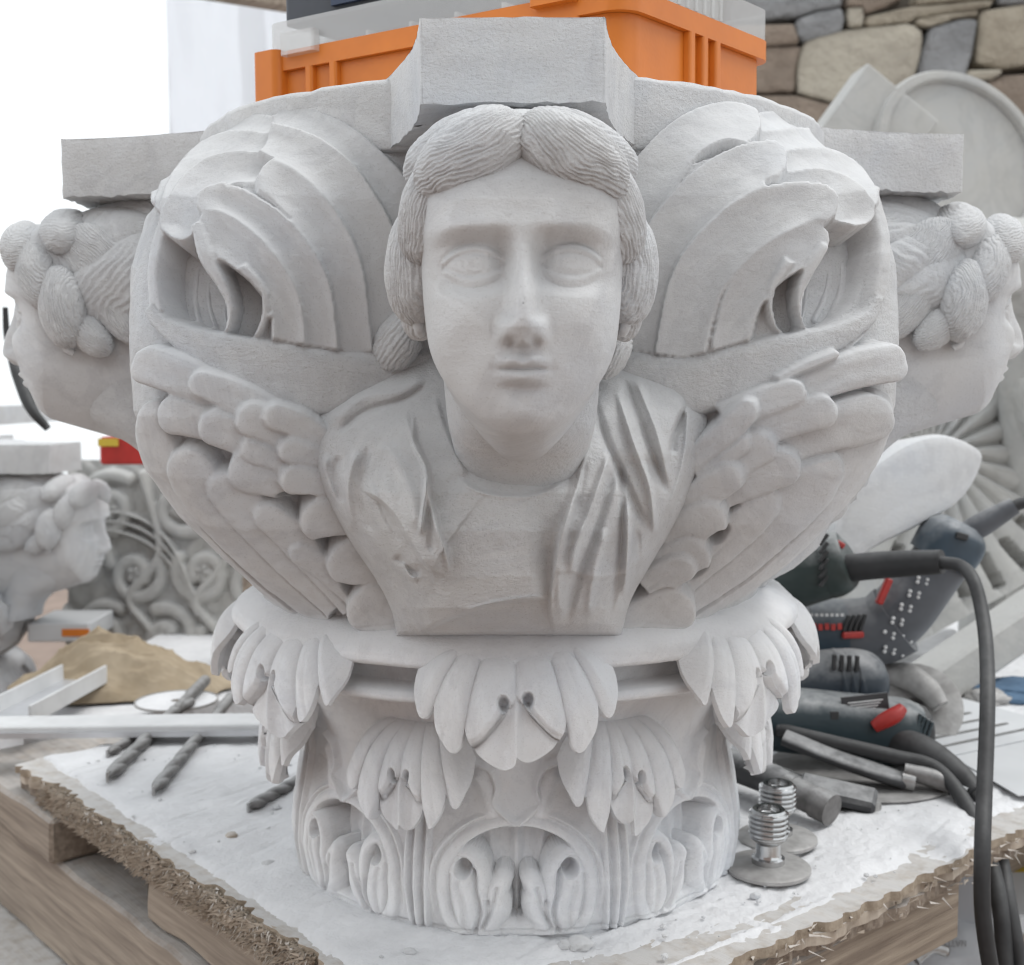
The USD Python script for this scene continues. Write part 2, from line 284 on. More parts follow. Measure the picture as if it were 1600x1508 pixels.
# ---- heads
ZC_, X0H = .366, .0035
def gz(x, s): return np.exp(-(x/s)**2)
def face_depth(X, Z):
    """Millimetres in front of the plane Y = -.300 added by the features; X, Z in mm, Z measured from the table."""
    B = np.interp(Z, [300, 308, 312, 318, 324, 331, 338, 346, 358, 372, 384, 392, 399, 410, 418, 426, 434, 445, 460], [28, 33, 35.5, 38.2, 40, 42, 44, 46, 47.6, 48, 48.4, 49.8, 51.8, 52.8, 51.6, 48.6, 44.5, 38, 30])
    ax = np.abs(X); d = B.copy()
    # brow shelf and eye sockets
    brow = 396.5-.0016*(ax-14)**2-1.2*sstep(26, 40, ax)
    d += 1.3*gz(Z-brow-2.5, 5.5)*sstep(3, 9, ax)*(1-sstep(30, 40, ax))
    sock = gz(ax-20, 15.5)*(sstep(369, 380, Z))*(1-sstep(-5.0, 3.4, Z-brow))
    d -= 7.2*sock
    d -= 4.6*gz(ax-9.2, 4.2)*gz(Z-386.5, 8.5)
    # eyeballs and lids
    ex, ez = 21.0, 383.0
    u, w = (ax-ex)/13.0, Z-ez
    ball = np.clip(1-u**2-(w/9.0)**2, 0, 1); d += 4.4*ball**.8
    up = ez+1.4+5.2*(1-u**2)+.5*(ax-ex)*-.04; lo_ = ez-.4-4.6*(1-u**2)
    iu = 1-sstep(.88, 1.15, np.abs(u))
    d += iu*(1.3*gz(Z-up-1.0, 1.6)+.3*gz(Z-up-4.2, 1.8)-.8*gz(Z-up-3.2, 1.1)-.55*gz(Z-up+1.1, 1.0))
    d += iu*(.75*gz(Z-lo_+1.0, 1.6)-.35*gz(Z-lo_-1.0, 1.0))
    d -= .9*gz(ax-9.3, 1.6)*gz(Z-382.2, 1.5)+.8*gz(ax-33.6, 2.0)*gz(Z-383, 2.0)
    d -= .8*gz(Z-(lo_-6.5-.05*(ax-20)), 3.0)*gz(ax-18, 11)
    ir = np.hypot(ax-ex+.8, Z-ez-1.0); d -= .22*gz(ir-4.6, .9)+.30*gz(ir, 1.5)
    # nose
    N = np.interp(Z, [346.5, 348.4, 350.2, 353, 356.5, 360, 366, 375, 384, 391, 398, 405], [0, .8, 5.5, 9.4, 12.6, 13.2, 12.0, 9.4, 6.4, 4.0, 1.6, 0])
    wn = np.interp(Z, [347, 353, 359, 366, 377, 388, 400], [5.0, 5.8, 6.3, 5.5, 4.8, 5.0, 8.5])
    d += N*np.exp(-np.abs(ax/wn)**2.7)
    al = gz(ax-7.4, 3.6)*np.exp(-np.abs((Z-355.4)/4.8)**2.6); d += 5.6*al
    d -= 1.3*gz(ax-12.0, 1.8)*gz(Z-356.5, 5)
    d -= 3.6*gz(ax-5.2, 2.0)*gz(Z-350.6, 1.8)
    d += 1.8*gz(ax, 1.8)*gz(Z-350.6, 2.2)
    # mouth
    k = np.clip(1-(ax/12.4)**2, 0, 1)**1.2
    ml = 339.6+.35*gz(ax, 3.0)*-1-.0035*ax**2*.6
    d += 1.9*gz(Z-341, 8)*gz(ax, 15)
    ul = ml+3.1-.5*gz(ax, 1.8)
    d += 3.0*k**.8*np.exp(-np.abs((Z-ul)/2.5)**2.2)+.8*gz(ax-4.0, 2.3)*gz(Z-ul-1.2, 1.4)
    d += 4.0*k**.8*np.exp(-np.abs((Z-ml+3.6)/3.0)**2.3)*gz(ax, 12)
    d -= 1.9*(1-sstep(6.0, 13.0, ax))*gz(Z-ml, .8)
    d -= .8*gz(ax-12.8, 1.8)*gz(Z-ml, 2.0)
    d -= 1.7*gz(Z-331.3, 2.4)*gz(ax, 9)
    d -= .9*gz(ax, 1.8)*sstep(344, 345.5, Z)*(1-sstep(349, 351, Z))*1.0
    # chin, cheeks
    d += 3.2*gz(ax, 11)*gz(Z-320.5, 7.5)+2.4*gz(ax-25, 10)*gz(Z-364, 10)-1.8*gz(ax-27, 8)*gz(Z-343, 10)
    return d
_OA = np.array([(0, 310.6), (9, 311.6), (16.5, 315.4), (23.8, 321.5), (29.8, 328), (36.4, 337), (41.2, 348), (43.2, 360), (44.3, 374), (44.6, 390), (44.0, 408), (41, 428), (33, 444), (18, 452), (0, 455)], float)
def head_mesh(nr=150, na=330, nw=26):
    L = spline(np.vstack([_OA, (_OA*[-1, 1])[-2:0:-1], _OA[:1]]), 1200)[:, :2]-[0, ZC_*1000]
    ang = np.unwrap(np.arctan2(L[:, 0], -L[:, 1])); q = np.linspace(0, 2*math.pi, na, endpoint=False)
    o = np.argsort(ang); R = np.interp(q, ang[o], np.hypot(L[:, 0], L[:, 1])[o], period=2*math.pi)
    rho = np.sin(np.linspace(0, 1, nr)*math.pi/2)**.92; rho[0] = .004
    X = rho[:, None]*(R*np.sin(q)); Z = ZC_*1000-rho[:, None]*(R*np.cos(q))
    low = np.clip(np.cos(q), 0, 1)**2; top = np.clip(-np.cos(q), 0, 1)**2
    drop = 34*(1-low-top)+11*low+22*top
    ed = rho[:, None]**np.array(2.15)
    D = face_depth(X, Z) - drop*(1-np.clip(1-ed**1.0, 0, 1)**.56)
    V = [np.stack([X, -300-D, Z], -1)]
    s = np.linspace(0, 1, nw+1)[1:]
    e = V[0][-1]
    for t in s:
        y = e[:, 1]+(-195-e[:, 1])*t
        back = y-e[:, 1]
        kx = 1-.10*np.sin(min(1, t*1.3)*math.pi)*0-.06*t
        z = e[:, 2]-low*back*.30+(1-low)*0
        V.append(np.stack([e[:, 0]*kx, y, z], -1)[None])
    V = np.concatenate(V, 0).reshape(-1, 3)/1000
    n = nr+nw
    return V, grid_faces(n, na, True)
def lump(c, r, axis_ang, yaw, seed, strands=9., amp=.00075, bend=.0, sub=5, sq=.0):
    """A carved lock of hair: a bulged ellipsoid with strand grooves along its own x axis. c in metres, r=(long, short, thick)."""
    s = trimesh.creation.icosphere(subdivisions=sub); p = np.array(s.vertices)
    wob = (fbm(p*2.3+seed*7.1, 3, seed)-.5)
    q = p[:, 1]+bend*p[:, 0]**2+wob*.26+.12*np.sin(p[:, 0]*2.2+seed)+.05*(noise(p*5+seed, seed+2)-.5)
    ph = q*strands*math.pi+wob*2.6
    g = (.5+.5*np.cos(ph)); g = g**.7
    brk = .45+.55*sstep(.3, .62, noise(np.c_[p[:, 0]*5, q*strands*1.0, p[:, 2]*3]+seed*3.3, seed))
    rad = 1+wob*.10
    v = p*rad[:, None]*np.asarray(r)
    n = p/np.asarray(r); n /= np.linalg.norm(n, axis=1, keepdims=True)
    v = v-n*((1-g)*brk*amp)[:, None]
    a, b = math.radians(axis_ang), math.radians(yaw)
    # x -> long axis in the face plane, y -> short axis, z -> outwards (-Y)
    M = np.array([[math.cos(a), -math.sin(a), 0], [0, 0, -1], [math.sin(a), math.cos(a), 0]])
    M = rz(b)@M
    return v@M.T+np.asarray(c), np.array(s.faces)
HEAD = head_mesh()
def hair_parts():
    out = []
    # (x, Y, z, long, short, thick, tilt of the strands, yaw) for the right half, mirrored for the left
    loc = [(.0215, -.3345, .4292, .0280, .0165, .0160, -29, 14), (.0390, -.3195, .4095, .0265, .0155, .0140, -62, 44),
           (.0482, -.300, .3870, .0280, .0170, .0140, -80, 62), (.0470, -.283, .3690, .0200, .0120, .0105, -40, 76),
           (.0260, -.303, .4390, .0300, .0150, .0180, -22, 15), (.0450, -.276, .4180, .0300, .0210, .0095, -40, 80), (.0485, -.262, .3900, .0300, .0180, .0085, -62, 86), (.0460, -.240, .372, .0320, .0150, .0085, -8, 88), (.0400, -.245, .432, .0330, .0160, .0110, -10, 80)]
    for i, (x, Y, z, a, b, c, t, yw) in enumerate(loc):
        for sg_ in (1, -1):
            t2, yw2 = (t, yw) if sg_ > 0 else (180-t, -yw)
            out.append(lump((sg_*x, Y, z+(.0008 if sg_ < 0 else 0)), (a, b, c), t2, yw2, i*2+(sg_ > 0), strands=11.5*b/.010, bend=-.35*sg_*(1 if i < 1 else .6), sub=6 if i in (0, 1, 2, 5, 6) else 5))
    return out
HAIR = hair_parts()
def hair_cap(seed=1):
    s = trimesh.creation.icosphere(subdivisions=6); p = np.array(s.vertices)
    c = np.array([0, -.245, .405]); r = np.array([.0570, .082, .060])
    v = p*r
    cells = RNG.normal(size=(26, 3)); cells /= np.linalg.norm(cells, axis=1, keepdims=True)
    dd = np.linalg.norm(p[:, None]-cells[None], axis=2); o = np.sort(dd, 1); j = dd.argmin(1)
    axs = np.cross(cells, RNG.normal(size=cells.shape)); axs /= np.linalg.norm(axs, axis=1, keepdims=True)
    w = fbm(p*4, 3, 4)-.5
    q = np.einsum('ij,ij->i', p, axs[j])+.35*o[:, 0]+w*.14
    g = (.5+.5*np.cos(q*105))**.8
    bul = np.clip(o[:, 1]-o[:, 0], 0, .25)/.25
    v = v*(1+.075*np.sqrt(bul)*1.0)[:, None] - p*((1-g)*.0012*(.3+.7*bul))[:, None]
    v[:, 2] = np.where(v[:, 2] < -.030, -.030+(v[:, 2]+.030)*.35, v[:, 2])
    return v+c, np.array(s.faces)
HCAP = hair_cap()
def ear_lobe(sg_):
    return tube([(sg_*.0470, -.292, .378), (sg_*.0478, -.297, .368), (sg_*.0476, -.2985, .360), (sg_*.0465, -.294, .3565)], [.0020, .0026, .0030, .0022], 10, 20)
for i, dg in enumerate((0, -90, 90)):
    M = rz(math.radians(dg)); t = M@np.array([X0H if dg == 0 else 0, 0, 0])
    hd = obj('head', xf(HEAD, M, t), 'marble', CAP, True)
    hr = obj('hair', xf(HCAP, M, t), 'marble_tooled', hd, True)
    for l in HAIR: obj('hair_lock', xf(l, M, t), 'marble_tooled', hd, True)
    for s_ in (1, -1): obj('ear', xf(ear_lobe(s_), M, t), 'marble', hd, True)
    # neck
    nk = []
    for z, y, rx, ry in ((.345, -.262, .039, .050), (.318, -.258, .037, .048), (.305, -.250, .0350, .042), (.294, -.240, .0335, .032), (.280, -.230, .0345, .027), (.262, -.225, .040, .024)):
        nk.append((z, y, rx, ry))
    nk = spline(np.array(nk)[:, [0, 1, 2, 3]], 26); w = np.linspace(0, 2*math.pi, 72, endpoint=False)
    nv = np.stack([nk[:, 2:3]*np.sin(w), nk[:, 1:2]-nk[:, 3:4]*np.cos(w), np.repeat(nk[:, :1], 72, 1)], -1).reshape(-1, 3)
    obj('neck', xf((nv, grid_faces(26, 72, True)[:, ::-1]), M, t), 'marble_tooled', hd, True)
# ---- lower basket: rim, bell with arches, two rows of drooping leaves
BZ = np.array([0, .004, .012, .030, .050, .070, .090, .108, .125, .140, .152, .165])
BR = np.array([.1515, .1535, .1555, .1580, .1565, .1525, .1490, .1490, .1530, .1590, .1660, .1690])
def bell_r(z): return np.interp(z, BZ, BR)
rim = lathe([(.10, .2005), (.160, .2000), (.172, .1985), (.182, .1955), (.190, .1910), (.1955, .1860), (.1978, .1820), (.1980, .1775), (.1955, .1742), (.188, .1725), (.178, .1720), (.171, .1690), (.170, .160),
             (.1720, .1595), (.1890, .1590), (.1925, .1575), (.1930, .1545), (.1900, .1525), (.175, .151), (.165, .150), (.1, .150)][::-1], 260)
rv = rim[0]; rn = rv*[1, 1, 0]/np.linalg.norm(rv*[1, 1, 0]+1e-9, axis=1, keepdims=True)
rv = rv+rn*((fbm(rv*80, 3, 8)-.5)*.0022)[:, None]; rv[:, 2] += np.where(rv[:, 2] > .18, (fbm(rv*45, 3, 2)-.5)*.004, 0)
obj('rim', (rv, rim[1]), 'marble_dusty_lit', CAP, True)
ARC = math.pi/8
def ridge(P, pts, w, h, n=60, power=2., taper=0.):
    L = spline(pts, n); d, s, f = poly_dist(P, L)
    k = 1-taper*f
    return h*np.exp(-np.abs(d/(w*k))**power)
def panel_h(S, Z):
    """Relief in mm over the bell inside one eighth; S (along the wall) and Z in mm, S = 0 at the middle of the arch."""
    P = np.c_[S.ravel(), Z.ravel()]; A = np.abs(P[:, 0]); z = P[:, 1]; Q = np.c_[A, z]
    h = np.zeros(len(P))
    # oval opening and its double moulding
    zc = 36.; ta = np.where(z > zc, (z-zc)/34.0, (z-zc)/36.)
    pw = np.where(z > zc, 2.0, 3.4); rr = (np.abs(A/40.0)**pw+np.abs(ta)**pw)**(1/pw)*36
    d_oval = rr-36.
    deep = -19.*(1-sstep(-1.0, .2, d_oval))
    fan = 1.4*np.cos(np.arctan2(P[:, 0], z+35)*34)+.7*np.cos(np.arctan2(P[:, 0], z+35)*68)
    h += 3.0*np.exp(-np.abs((d_oval-3.2)/3.6)**3.2) + 2.6*np.exp(-((d_oval-9.6)/1.7)**2)*sstep(4, 40, z) - 2.0*np.exp(-((d_oval-7.4)/1.0)**2)*sstep(-30, 10, z-20)
    h += -2.2*np.exp(-((d_oval-13)/1.6)**2)*(z < 62)
    # spandrel panel slopes in above the arch, pointed cusp in the middle
    h += 1.6*np.exp(-((A-.0)/5.0)**2)*np.exp(-((z-71)/4.0)**2)
    h -= 8.5*sstep(0, 1, (z-73)/4-A/9.0)*(1-sstep(100, 118, z))*(A < 26)
    for pts, w, hh in (([(1, 71), (9, 78), (14, 84), (12, 93), (16, 103), (26, 108)], 2.0, 4.0), ([(15, 80), (18, 90), (22, 99)], 5.5, 3.8)):
        h = np.maximum(h, ridge(Q, pts, w, hh+1.)-1.2*(0))
    # stems with three ribs on the borders of the eighth
    e = 59.5
    st = 1-sstep(98, 112, z)
    for s0, w, hh in ((e, 2.6, 5.0), (e-6.6, 2.2, 4.0)):
        sw = s0-3.5*sstep(28, 6, z)*(s0 < e)*0+2.0*((z-50)/50)**2*(s0 < e)
        h = np.maximum(h, (hh+2.2)*np.exp(-np.abs((A-sw)/w)**2.6)*st-2.2)
    # scrolled half leaves standing in the opening
    def scroll(P_, sgn):
        a = np.c_[P_[:, 0]*sgn, P_[:, 1]]
        g = np.full(len(a), -99.)
        def mass(pts, w, top, pw=3.5):
            L = spline([(x, y, ww) for (x, y), ww in zip(pts, w)], 50)
            d, s, f = poly_dist(a, L[:, :2]); ww = np.interp(f, np.linspace(0, 1, 50), L[:, 2])
            return np.where(d < ww*1.5, top+.8-5.*np.clip(d/(ww*1.22), 0, 1.4)**pw, -99.)
        g = np.maximum(g, mass([(20, 1), (27, 12), (32, 26), (34.5, 38), (33.5, 46)], [10, 12, 11, 9, 6], 2.2))
        g = np.maximum(g, mass([(36, 53), (28.5, 53), (22.5, 47.5), (20, 38), (21, 26), (17, 9)], [1.6, 3.2, 3.6, 3.8, 4.6, 5.5], 1.6, 2.4))
        g = np.maximum(g, mass([(23, 3), (15.5, 11), (11.5, 20), (12, 30), (8.0, 38)], [7, 6.4, 6.0, 5.6, 4.2], 1.0, 2.6))
        g = np.maximum(g, mass([(0, 1.5), (9, 4), (18, 6)], [6.5, 6.5, 6], -1.0, 3))
        ey = np.hypot((a[:, 0]-31.0)/4.6, (a[:, 1]-44.5)/5.8); g = np.where(g > -90, g-14*(1-sstep(.72, 1.08, ey)), g)
        for pts, w_, d_ in (([(25, 42), (23.5, 30), (21.5, 17), (25, 4)], 1.5, 4.2), ([(11.5, 33), (14.5, 20), (20, 6)], 1.3, 2.6), ([(34, 36), (31, 22), (31, 8)], 1.6, 1.6), ([(17.2, 24), (17.5, 15), (21, 7)], 1.2, 3.4), ([(39.5, 40), (39, 24), (36, 6)], 1.6, 2.4)):
            gr = ridge(a, pts, w_, d_); g = np.where(g > -90, g-gr, g)
        return g
    sc = np.maximum(scroll(P, 1), scroll(P, -1))
    inner = -19.+fan+1.2*np.exp(-(A/5.)**2)
    inside = 1-sstep(-.8, .3, d_oval)
    h = h*(1-inside)+np.maximum(inner, sc)*inside
    # base fillet
    h = np.where(z < 5.5, np.maximum(h, -1.4), h); h = h*sstep(0, 3, z)
    h -= 1.4*np.exp(-((z-5.2)/1.0)**2)*(h > -3)
    h *= 1-sstep(128, 148, z)
    return h.reshape(S.shape)
def panel(ns, nz):
    s = np.linspace(-1, 1, ns)*ARC; z = np.linspace(-.001, .158, nz)
    T, Z = np.meshgrid(s, z); h = panel_h(T*.1515*1000, Z*1000)/1000
    vg = np.stack([T*.15*40, Z*40, 0*T], -1)
    h += (fbm(np.stack([T*9, Z*60, 0*T], -1), 3, 11)-.5)*.0012*np.cos(T/ARC*math.pi/2)
    return T, Z, bell_r(np.maximum(Z, 0))+h
PN_HI, PN_LO = panel(230, 260), panel(60, 60)
for k in range(8):
    T, Z, R = PN_HI if k in (0, 1, 2, 6, 7) else PN_LO
    t = T+k*math.pi/4
    obj('arched_panel', (np.stack([R*np.sin(t), -R*np.cos(t), Z], -1).reshape(-1, 3), grid_faces(*T.shape)), 'marble_dusty_lit', CAP, True)
obj('bed', lathe([(.001, .156), (.15, .156), (.149, .12), (.136, .08), (.130, .02), (.145, .002), (.001, .001)][::-1], 90), 'marble', CAP, True)

def leaf_mesh(W, z0, r0, out, tipz, sidez, nl=(-1, -.70, -.40, 0, .40, .70, 1), amp=.0048, nu=150, nv=70, hole=True, fan=72., seed=0, root=.35, over=100):
    u = np.linspace(-1, 1, nu); v = np.linspace(0, 1, nv); Uu, V = np.meshgrid(u, v)
    b = np.array(nl); k = np.clip(np.searchsorted(b, Uu, 'right')-1, 0, len(b)-2)
    c = (b[k]+b[k+1])/2; hw = (b[k+1]-b[k])/2; fr = np.clip((Uu-c)/hw, -1, 1)
    rng = np.random.default_rng(seed); jit = rng.normal(size=len(b))*.05
    lob = np.clip(1-np.abs(fr)**2.6, 0, 1)**.55
    scal = 1-(.075+.09*np.abs(c)**2)*np.abs(fr)**3.4+jit[k]*.4-.05*fr*np.sign(c)
    ang = np.radians(fan)*Uu
    xe = W*np.sin(ang)/math.sin(math.radians(fan))
    ze = tipz+(sidez-tipz)*np.abs(Uu)**1.7
    Vs = V*scal
    om = out*(1-.34*Uu**2)-.009*sstep(.80, 1.0, np.abs(Uu))
    vv = Vs*math.radians(over)
    x = xe*(root+(1-root)*np.clip(Vs, 0, 1.1)**.62)
    r = r0+om*np.sin(np.clip(vv, 0, None))**.85
    z = z0-(z0-ze)*(.35*Vs+.65*Vs**2.4)
    # carve: lobes bulge outwards along the shell normal
    nrm_r, nrm_z = np.sin(np.clip(vv, 0, 2))*.75+.25, np.cos(np.clip(vv, 0, 1.6))
    A = amp*np.clip((V-.10)*1.9, 0, 1)**.8*(.65+.35*(hw/.2))
    A = np.minimum(A, amp*1.8)
    d = A*(lob-.62)
    # crease veins on each lobe
    d -= amp*.10*np.exp(-(fr/.12)**2)*V
    dep = np.zeros_like(d)
    if hole:
        for s in (-1, 1):
            hx, hv = .105*s, .67
            q = np.hypot((Uu-hx)/.052, (V-hv)/.050); dep += .011*(1-sstep(.62, 1.06, q))
            # groove running from the hole down and outwards, freeing the tongue
            L = np.array([(hx*1.0, hv+.03), (.17*s, .80), (.33*s, 1.0)])
            dd, _, f = poly_dist(np.c_[Uu.ravel(), V.ravel()], spline(L, 24)); dd = dd.reshape(V.shape)
            dep += .0042*np.exp(-(dd/.020)**2)*(V > hv-.02)
        tg = (np.abs(Uu) < np.interp(V, [.66, .70, .8, 1.0], [0, .07, .155, .32]))
        d = np.where(tg, -.0052+.0026*np.exp(-(Uu/.030)**2)+.0009*np.cos(Uu*26), d)
        z = np.where(tg, z, z)
    rr = r+(d-dep)*nrm_r; zz = z+(d-dep)*nrm_z*.6
    n1 = (fbm(np.stack([x*70, rr*70, zz*70+seed], -1), 3, 3)-.5)*.0012
    rr = rr+n1
    front = np.stack([x, rr, zz], -1)
    back = np.stack([x*.97, rr-.0070*np.clip(V*2, .3, 1)*(1-.6*Uu**4)*(1-.5*sstep(.8, 1, V))-.001, zz-.0015], -1)
    Fv, Bv = front.reshape(-1, 3), back.reshape(-1, 3); F1 = grid_faces(nv, nu); n = nu*nv
    idx = np.arange(n).reshape(nv, nu)
    loop = np.r_[idx[:, 0], idx[-1, 1:], idx[-2::-1, -1]]
    # front surface, rim wall on its own vertices for a crisp edge, back surface
    w0, w1 = Fv[loop], Bv[loop]; m = len(loop)
    verts = np.vstack([Fv, Bv, w0, w1]); i = np.arange(m-1)
    wall = np.vstack([np.c_[2*n+i, 2*n+m+i, 2*n+i+1], np.c_[2*n+i+1, 2*n+m+i, 2*n+m+i+1]])
    faces = np.vstack([F1[:, ::-1], F1+n, wall[:, ::-1]])
    # local: x sideways, r outwards (-y), z up
    verts = np.c_[verts[:, 0], -verts[:, 1], verts[:, 2]]
    return verts, faces
for k in range(8):
    jz = [0, .0, .001, 0, 0, 0, .0, .001][k]
    hi = k in (0, 1, 2, 6, 7)
    lf = leaf_mesh(.0600, .1945, .168, .0450, .1235+jz, .1675, root=.16, seed=k+1, nu=190 if hi else 60, nv=80 if hi else 24)
    obj('upper_leaf', rot_between(lf, 45*k), 'marble_dusty_lit', CAP, True)
for k in range(8):
    hi = k in (0, 1, 6, 7, 2, 5)
    lf = leaf_mesh(.0435, .1350, .143, .0400, .0725, .1065, root=.15, nl=(-1, -.62, -.30, 0.0, .30, .62, 1), amp=.0042, seed=k+21, nu=170 if hi else 60, nv=74 if hi else 24, fan=66)
    obj('lower_leaf', rot_between(lf, 45*k+22.5), 'marble_dusty_lit', CAP, True)
# ---- wings: the stone of each front quarter carved in relief. Every carved feather is laid over what lies under it and keeps its own faces.
from scipy.ndimage import gaussian_filter
def project(P):
    P = P-EYE; d = P[:, 1]*_cp-P[:, 2]*_sp; u = P[:, 1]*_sp+P[:, 2]*_cp
    X, Y = FPX*P[:, 0]/d, -FPX*u/d
    return np.c_[800+X*_cr+Y*_sr, 754-X*_sr+Y*_cr]
def zc(ox, oy, k, pts):
    p = np.array(pts, float); p[:, 0] = ox+p[:, 0]/k; p[:, 1] = oy+p[:, 1]/k
    if p.shape[1] > 2: p[:, 2] /= k
    return p
class Relief:
    def __init__(s, t0, t1, nt=500, nz=430, z0=.183, z1=.489):
        s.T, s.Z = np.meshgrid(np.linspace(t0, t1, nt), np.linspace(z0, z1, nz)); s.shape = s.T.shape
        r = core_r(s.T, s.Z); s.B = np.stack([r*np.sin(s.T), -r*np.cos(s.T), s.Z], -1).reshape(-1, 3)
        s.N = core_n(s.B); s.P = project(s.B+s.N*.010); v = EYE-s.B
        s.vis = np.einsum('ij,ij->i', s.N, v)/np.linalg.norm(v, axis=1) > -.25
        s.H = np.zeros(len(s.B)); s.id = np.zeros(len(s.B), int); s.names = ['wing_ground']
    def where(s, pts, w):
        p = s.P; lo, hi = pts[:, :2].min(0)-w, pts[:, :2].max(0)+w
        return np.nonzero(s.vis & (p[:, 0] > lo[0]) & (p[:, 0] < hi[0]) & (p[:, 1] > lo[1]) & (p[:, 1] < hi[1]))[0]
    def feather(s, name, pts, l0, l1, h, kind='dome', rnd=1., grooves=0, ribv=0., keep=False, soft=0.):
        S = spline(pts, 64); w = S[:, 2]*(1.12 if kind == 'flute' else 1.22 if name == 'covert_feather' else 1.); L = np.linalg.norm(np.diff(S[:, :2], axis=0), axis=1).sum()
        ss = np.linspace(0, 1, 64); k = s.where(S, w.max()*1.05)
        d, side, f = poly_dist(s.P[k], S[:, :2]); ww = np.interp(f, ss, w)
        if rnd:
            a = max(.3, 1-rnd*w[-8:].max()/L); q = np.clip((f-a)/(1-a), 0, 1); ww = ww*np.sqrt(np.clip(1-q**2, 1e-4, 1))
        endd = np.linalg.norm(s.P[k]-S[-1, :2], axis=1)
        t = d/np.maximum(ww, 1e-6); m = (t < 1) & (f > 0) & (f < 1); k, t, f, side, ww = k[m], t[m]*side[m], f[m], side[m], w
        if not len(k): return
        if kind == 'flute': h, l0, l1 = h*.62, l0*.78, l1*.82
        if kind == 'dome':
            tq = np.clip((f-1+1.15*ww.max()/L)/(1.15*ww.max()/L), 0, 1) if rnd else 0*f
            pr = np.clip(1-np.abs(t)**5.0, 0, 1)**.5*np.clip(1-tq**5, 0, 1)**.5
        elif kind == 'flute': pr = np.abs(t)**2.2*(1-sstep(.965, 1.0, np.abs(t))*.25); pr = pr+(.8-pr)*sstep(.86, .99, f)*(rnd > 0)
        elif kind == 'flute1': pr = np.clip((1+t)/2, 0, 1)**1.8; pr = pr*(1-sstep(.94, 1, t)*.3); pr = pr+(.7-pr)*sstep(.86, .99, f)
        elif kind == 'flute2': pr = np.clip((1-t)/2, 0, 1)**1.8; pr = pr*(1-sstep(.94, 1, -t)*.3); pr = pr+(.7-pr)*sstep(.86, .99, f)
        elif kind == 'bowl': pr = np.clip(1-np.abs(t)**3, 0, 1)**.8
        if name == 'covert_feather': h, ribv = h*.75, .0007
        hh = l0+(l1-l0)*f**1.3+h*pr
        if grooves: hh = hh-abs(h)*.30*(.5+.5*np.cos(t*math.pi*(grooves+.0)))*np.clip(1.25-f*1.2, 0, 1)*np.clip(1-np.abs(t)**4, 0, 1)
        if ribv: hh = hh-ribv*np.exp(-(t/.07)**2)*np.clip(1.15-f*1.2, 0, 1)
        if keep: 
            up = hh > s.H[k]; k, hh = k[up], hh[up]
        s.H[k] = hh
        if name:
            s.names.append(name); s.id[k] = len(s.names)-1
    def hollow(s, name, poly, depth, edge=9.):
        P = spline(np.array(poly+[poly[0]], float), 120); k = s.where(P, 2)

        k = k[shapely.contains_xy(sg.Polygon(P[:, :2]).buffer(0), s.P[k, 0], s.P[k, 1])]; d, _, _ = poly_dist(s.P[k], P)
        s.H[k] = s.H[k]*(1-sstep(0, edge, d)) - depth*sstep(0, edge, d)**.8
        if name: s.names.append(name); s.id[k] = len(s.names)-1
    def build(s, parent):
        H = gaussian_filter(s.H.reshape(s.shape), .78)
        H += (fbm(s.B*110, 3, 12).reshape(s.shape)-.5)*.0011
        e = np.minimum(1, np.minimum(np.arange(s.shape[1]), np.arange(s.shape[1])[::-1])/4.)
        V = s.B+s.N*(H*1).reshape(-1, 1)
        F = grid_faces(*s.shape); nrm = meshkit.arrays((V, F), True)[2]; fid = s.id[F].max(1)
        adj = trimesh.graph.face_adjacency(F)
        same = fid[adj[:, 0]] == fid[adj[:, 1]]; lab = trimesh.graph.connected_component_labels(adj[same], node_count=len(F))
        size = np.bincount(lab); big = {}
        for l in np.nonzero(size)[0]:
            q = fid[np.argmax(lab == l)]
            if q and size[l] > size[big.get(q, l)] or q not in big: big[q] = l
        groups = [(s.names[q], F[lab == l]) for q, l in big.items() if q]
        rest = np.isin(lab, [l for q, l in big.items() if q], invert=True); adj2 = adj[rest[adj].all(1)]
        lab2 = trimesh.graph.connected_component_labels(adj2, node_count=len(F))
        for l in np.unique(lab2[rest]):
            groups.append(('wing_ground', F[(lab2 == l) & rest]))
        tiny = [f for n_, f in groups if len(f) < 60]; groups = [g_ for g_ in groups if len(g_[1]) >= 60]; kk = max((i_ for i_, g_ in enumerate(groups) if g_[0] == 'wing_ground'), key=lambda i_: len(groups[i_][1]))
        if tiny: groups[kk] = ('wing_ground', np.vstack([groups[kk][1]]+tiny))
        for nm, f in groups:
            u, inv = np.unique(f.ravel(), return_inverse=True)
            m = usdkit.mesh(stage, numbered(pathof(parent), nm), (V[u], inv.reshape(-1, 3)), '/World/Looks/' + ('marble_tooled' if nm in ('wing_ground', 'arm') else 'marble'))
            m.CreateNormalsAttr([Gf.Vec3f(*map(float, x)) for x in nrm[u]]); m.SetNormalsInterpolation('vertex')
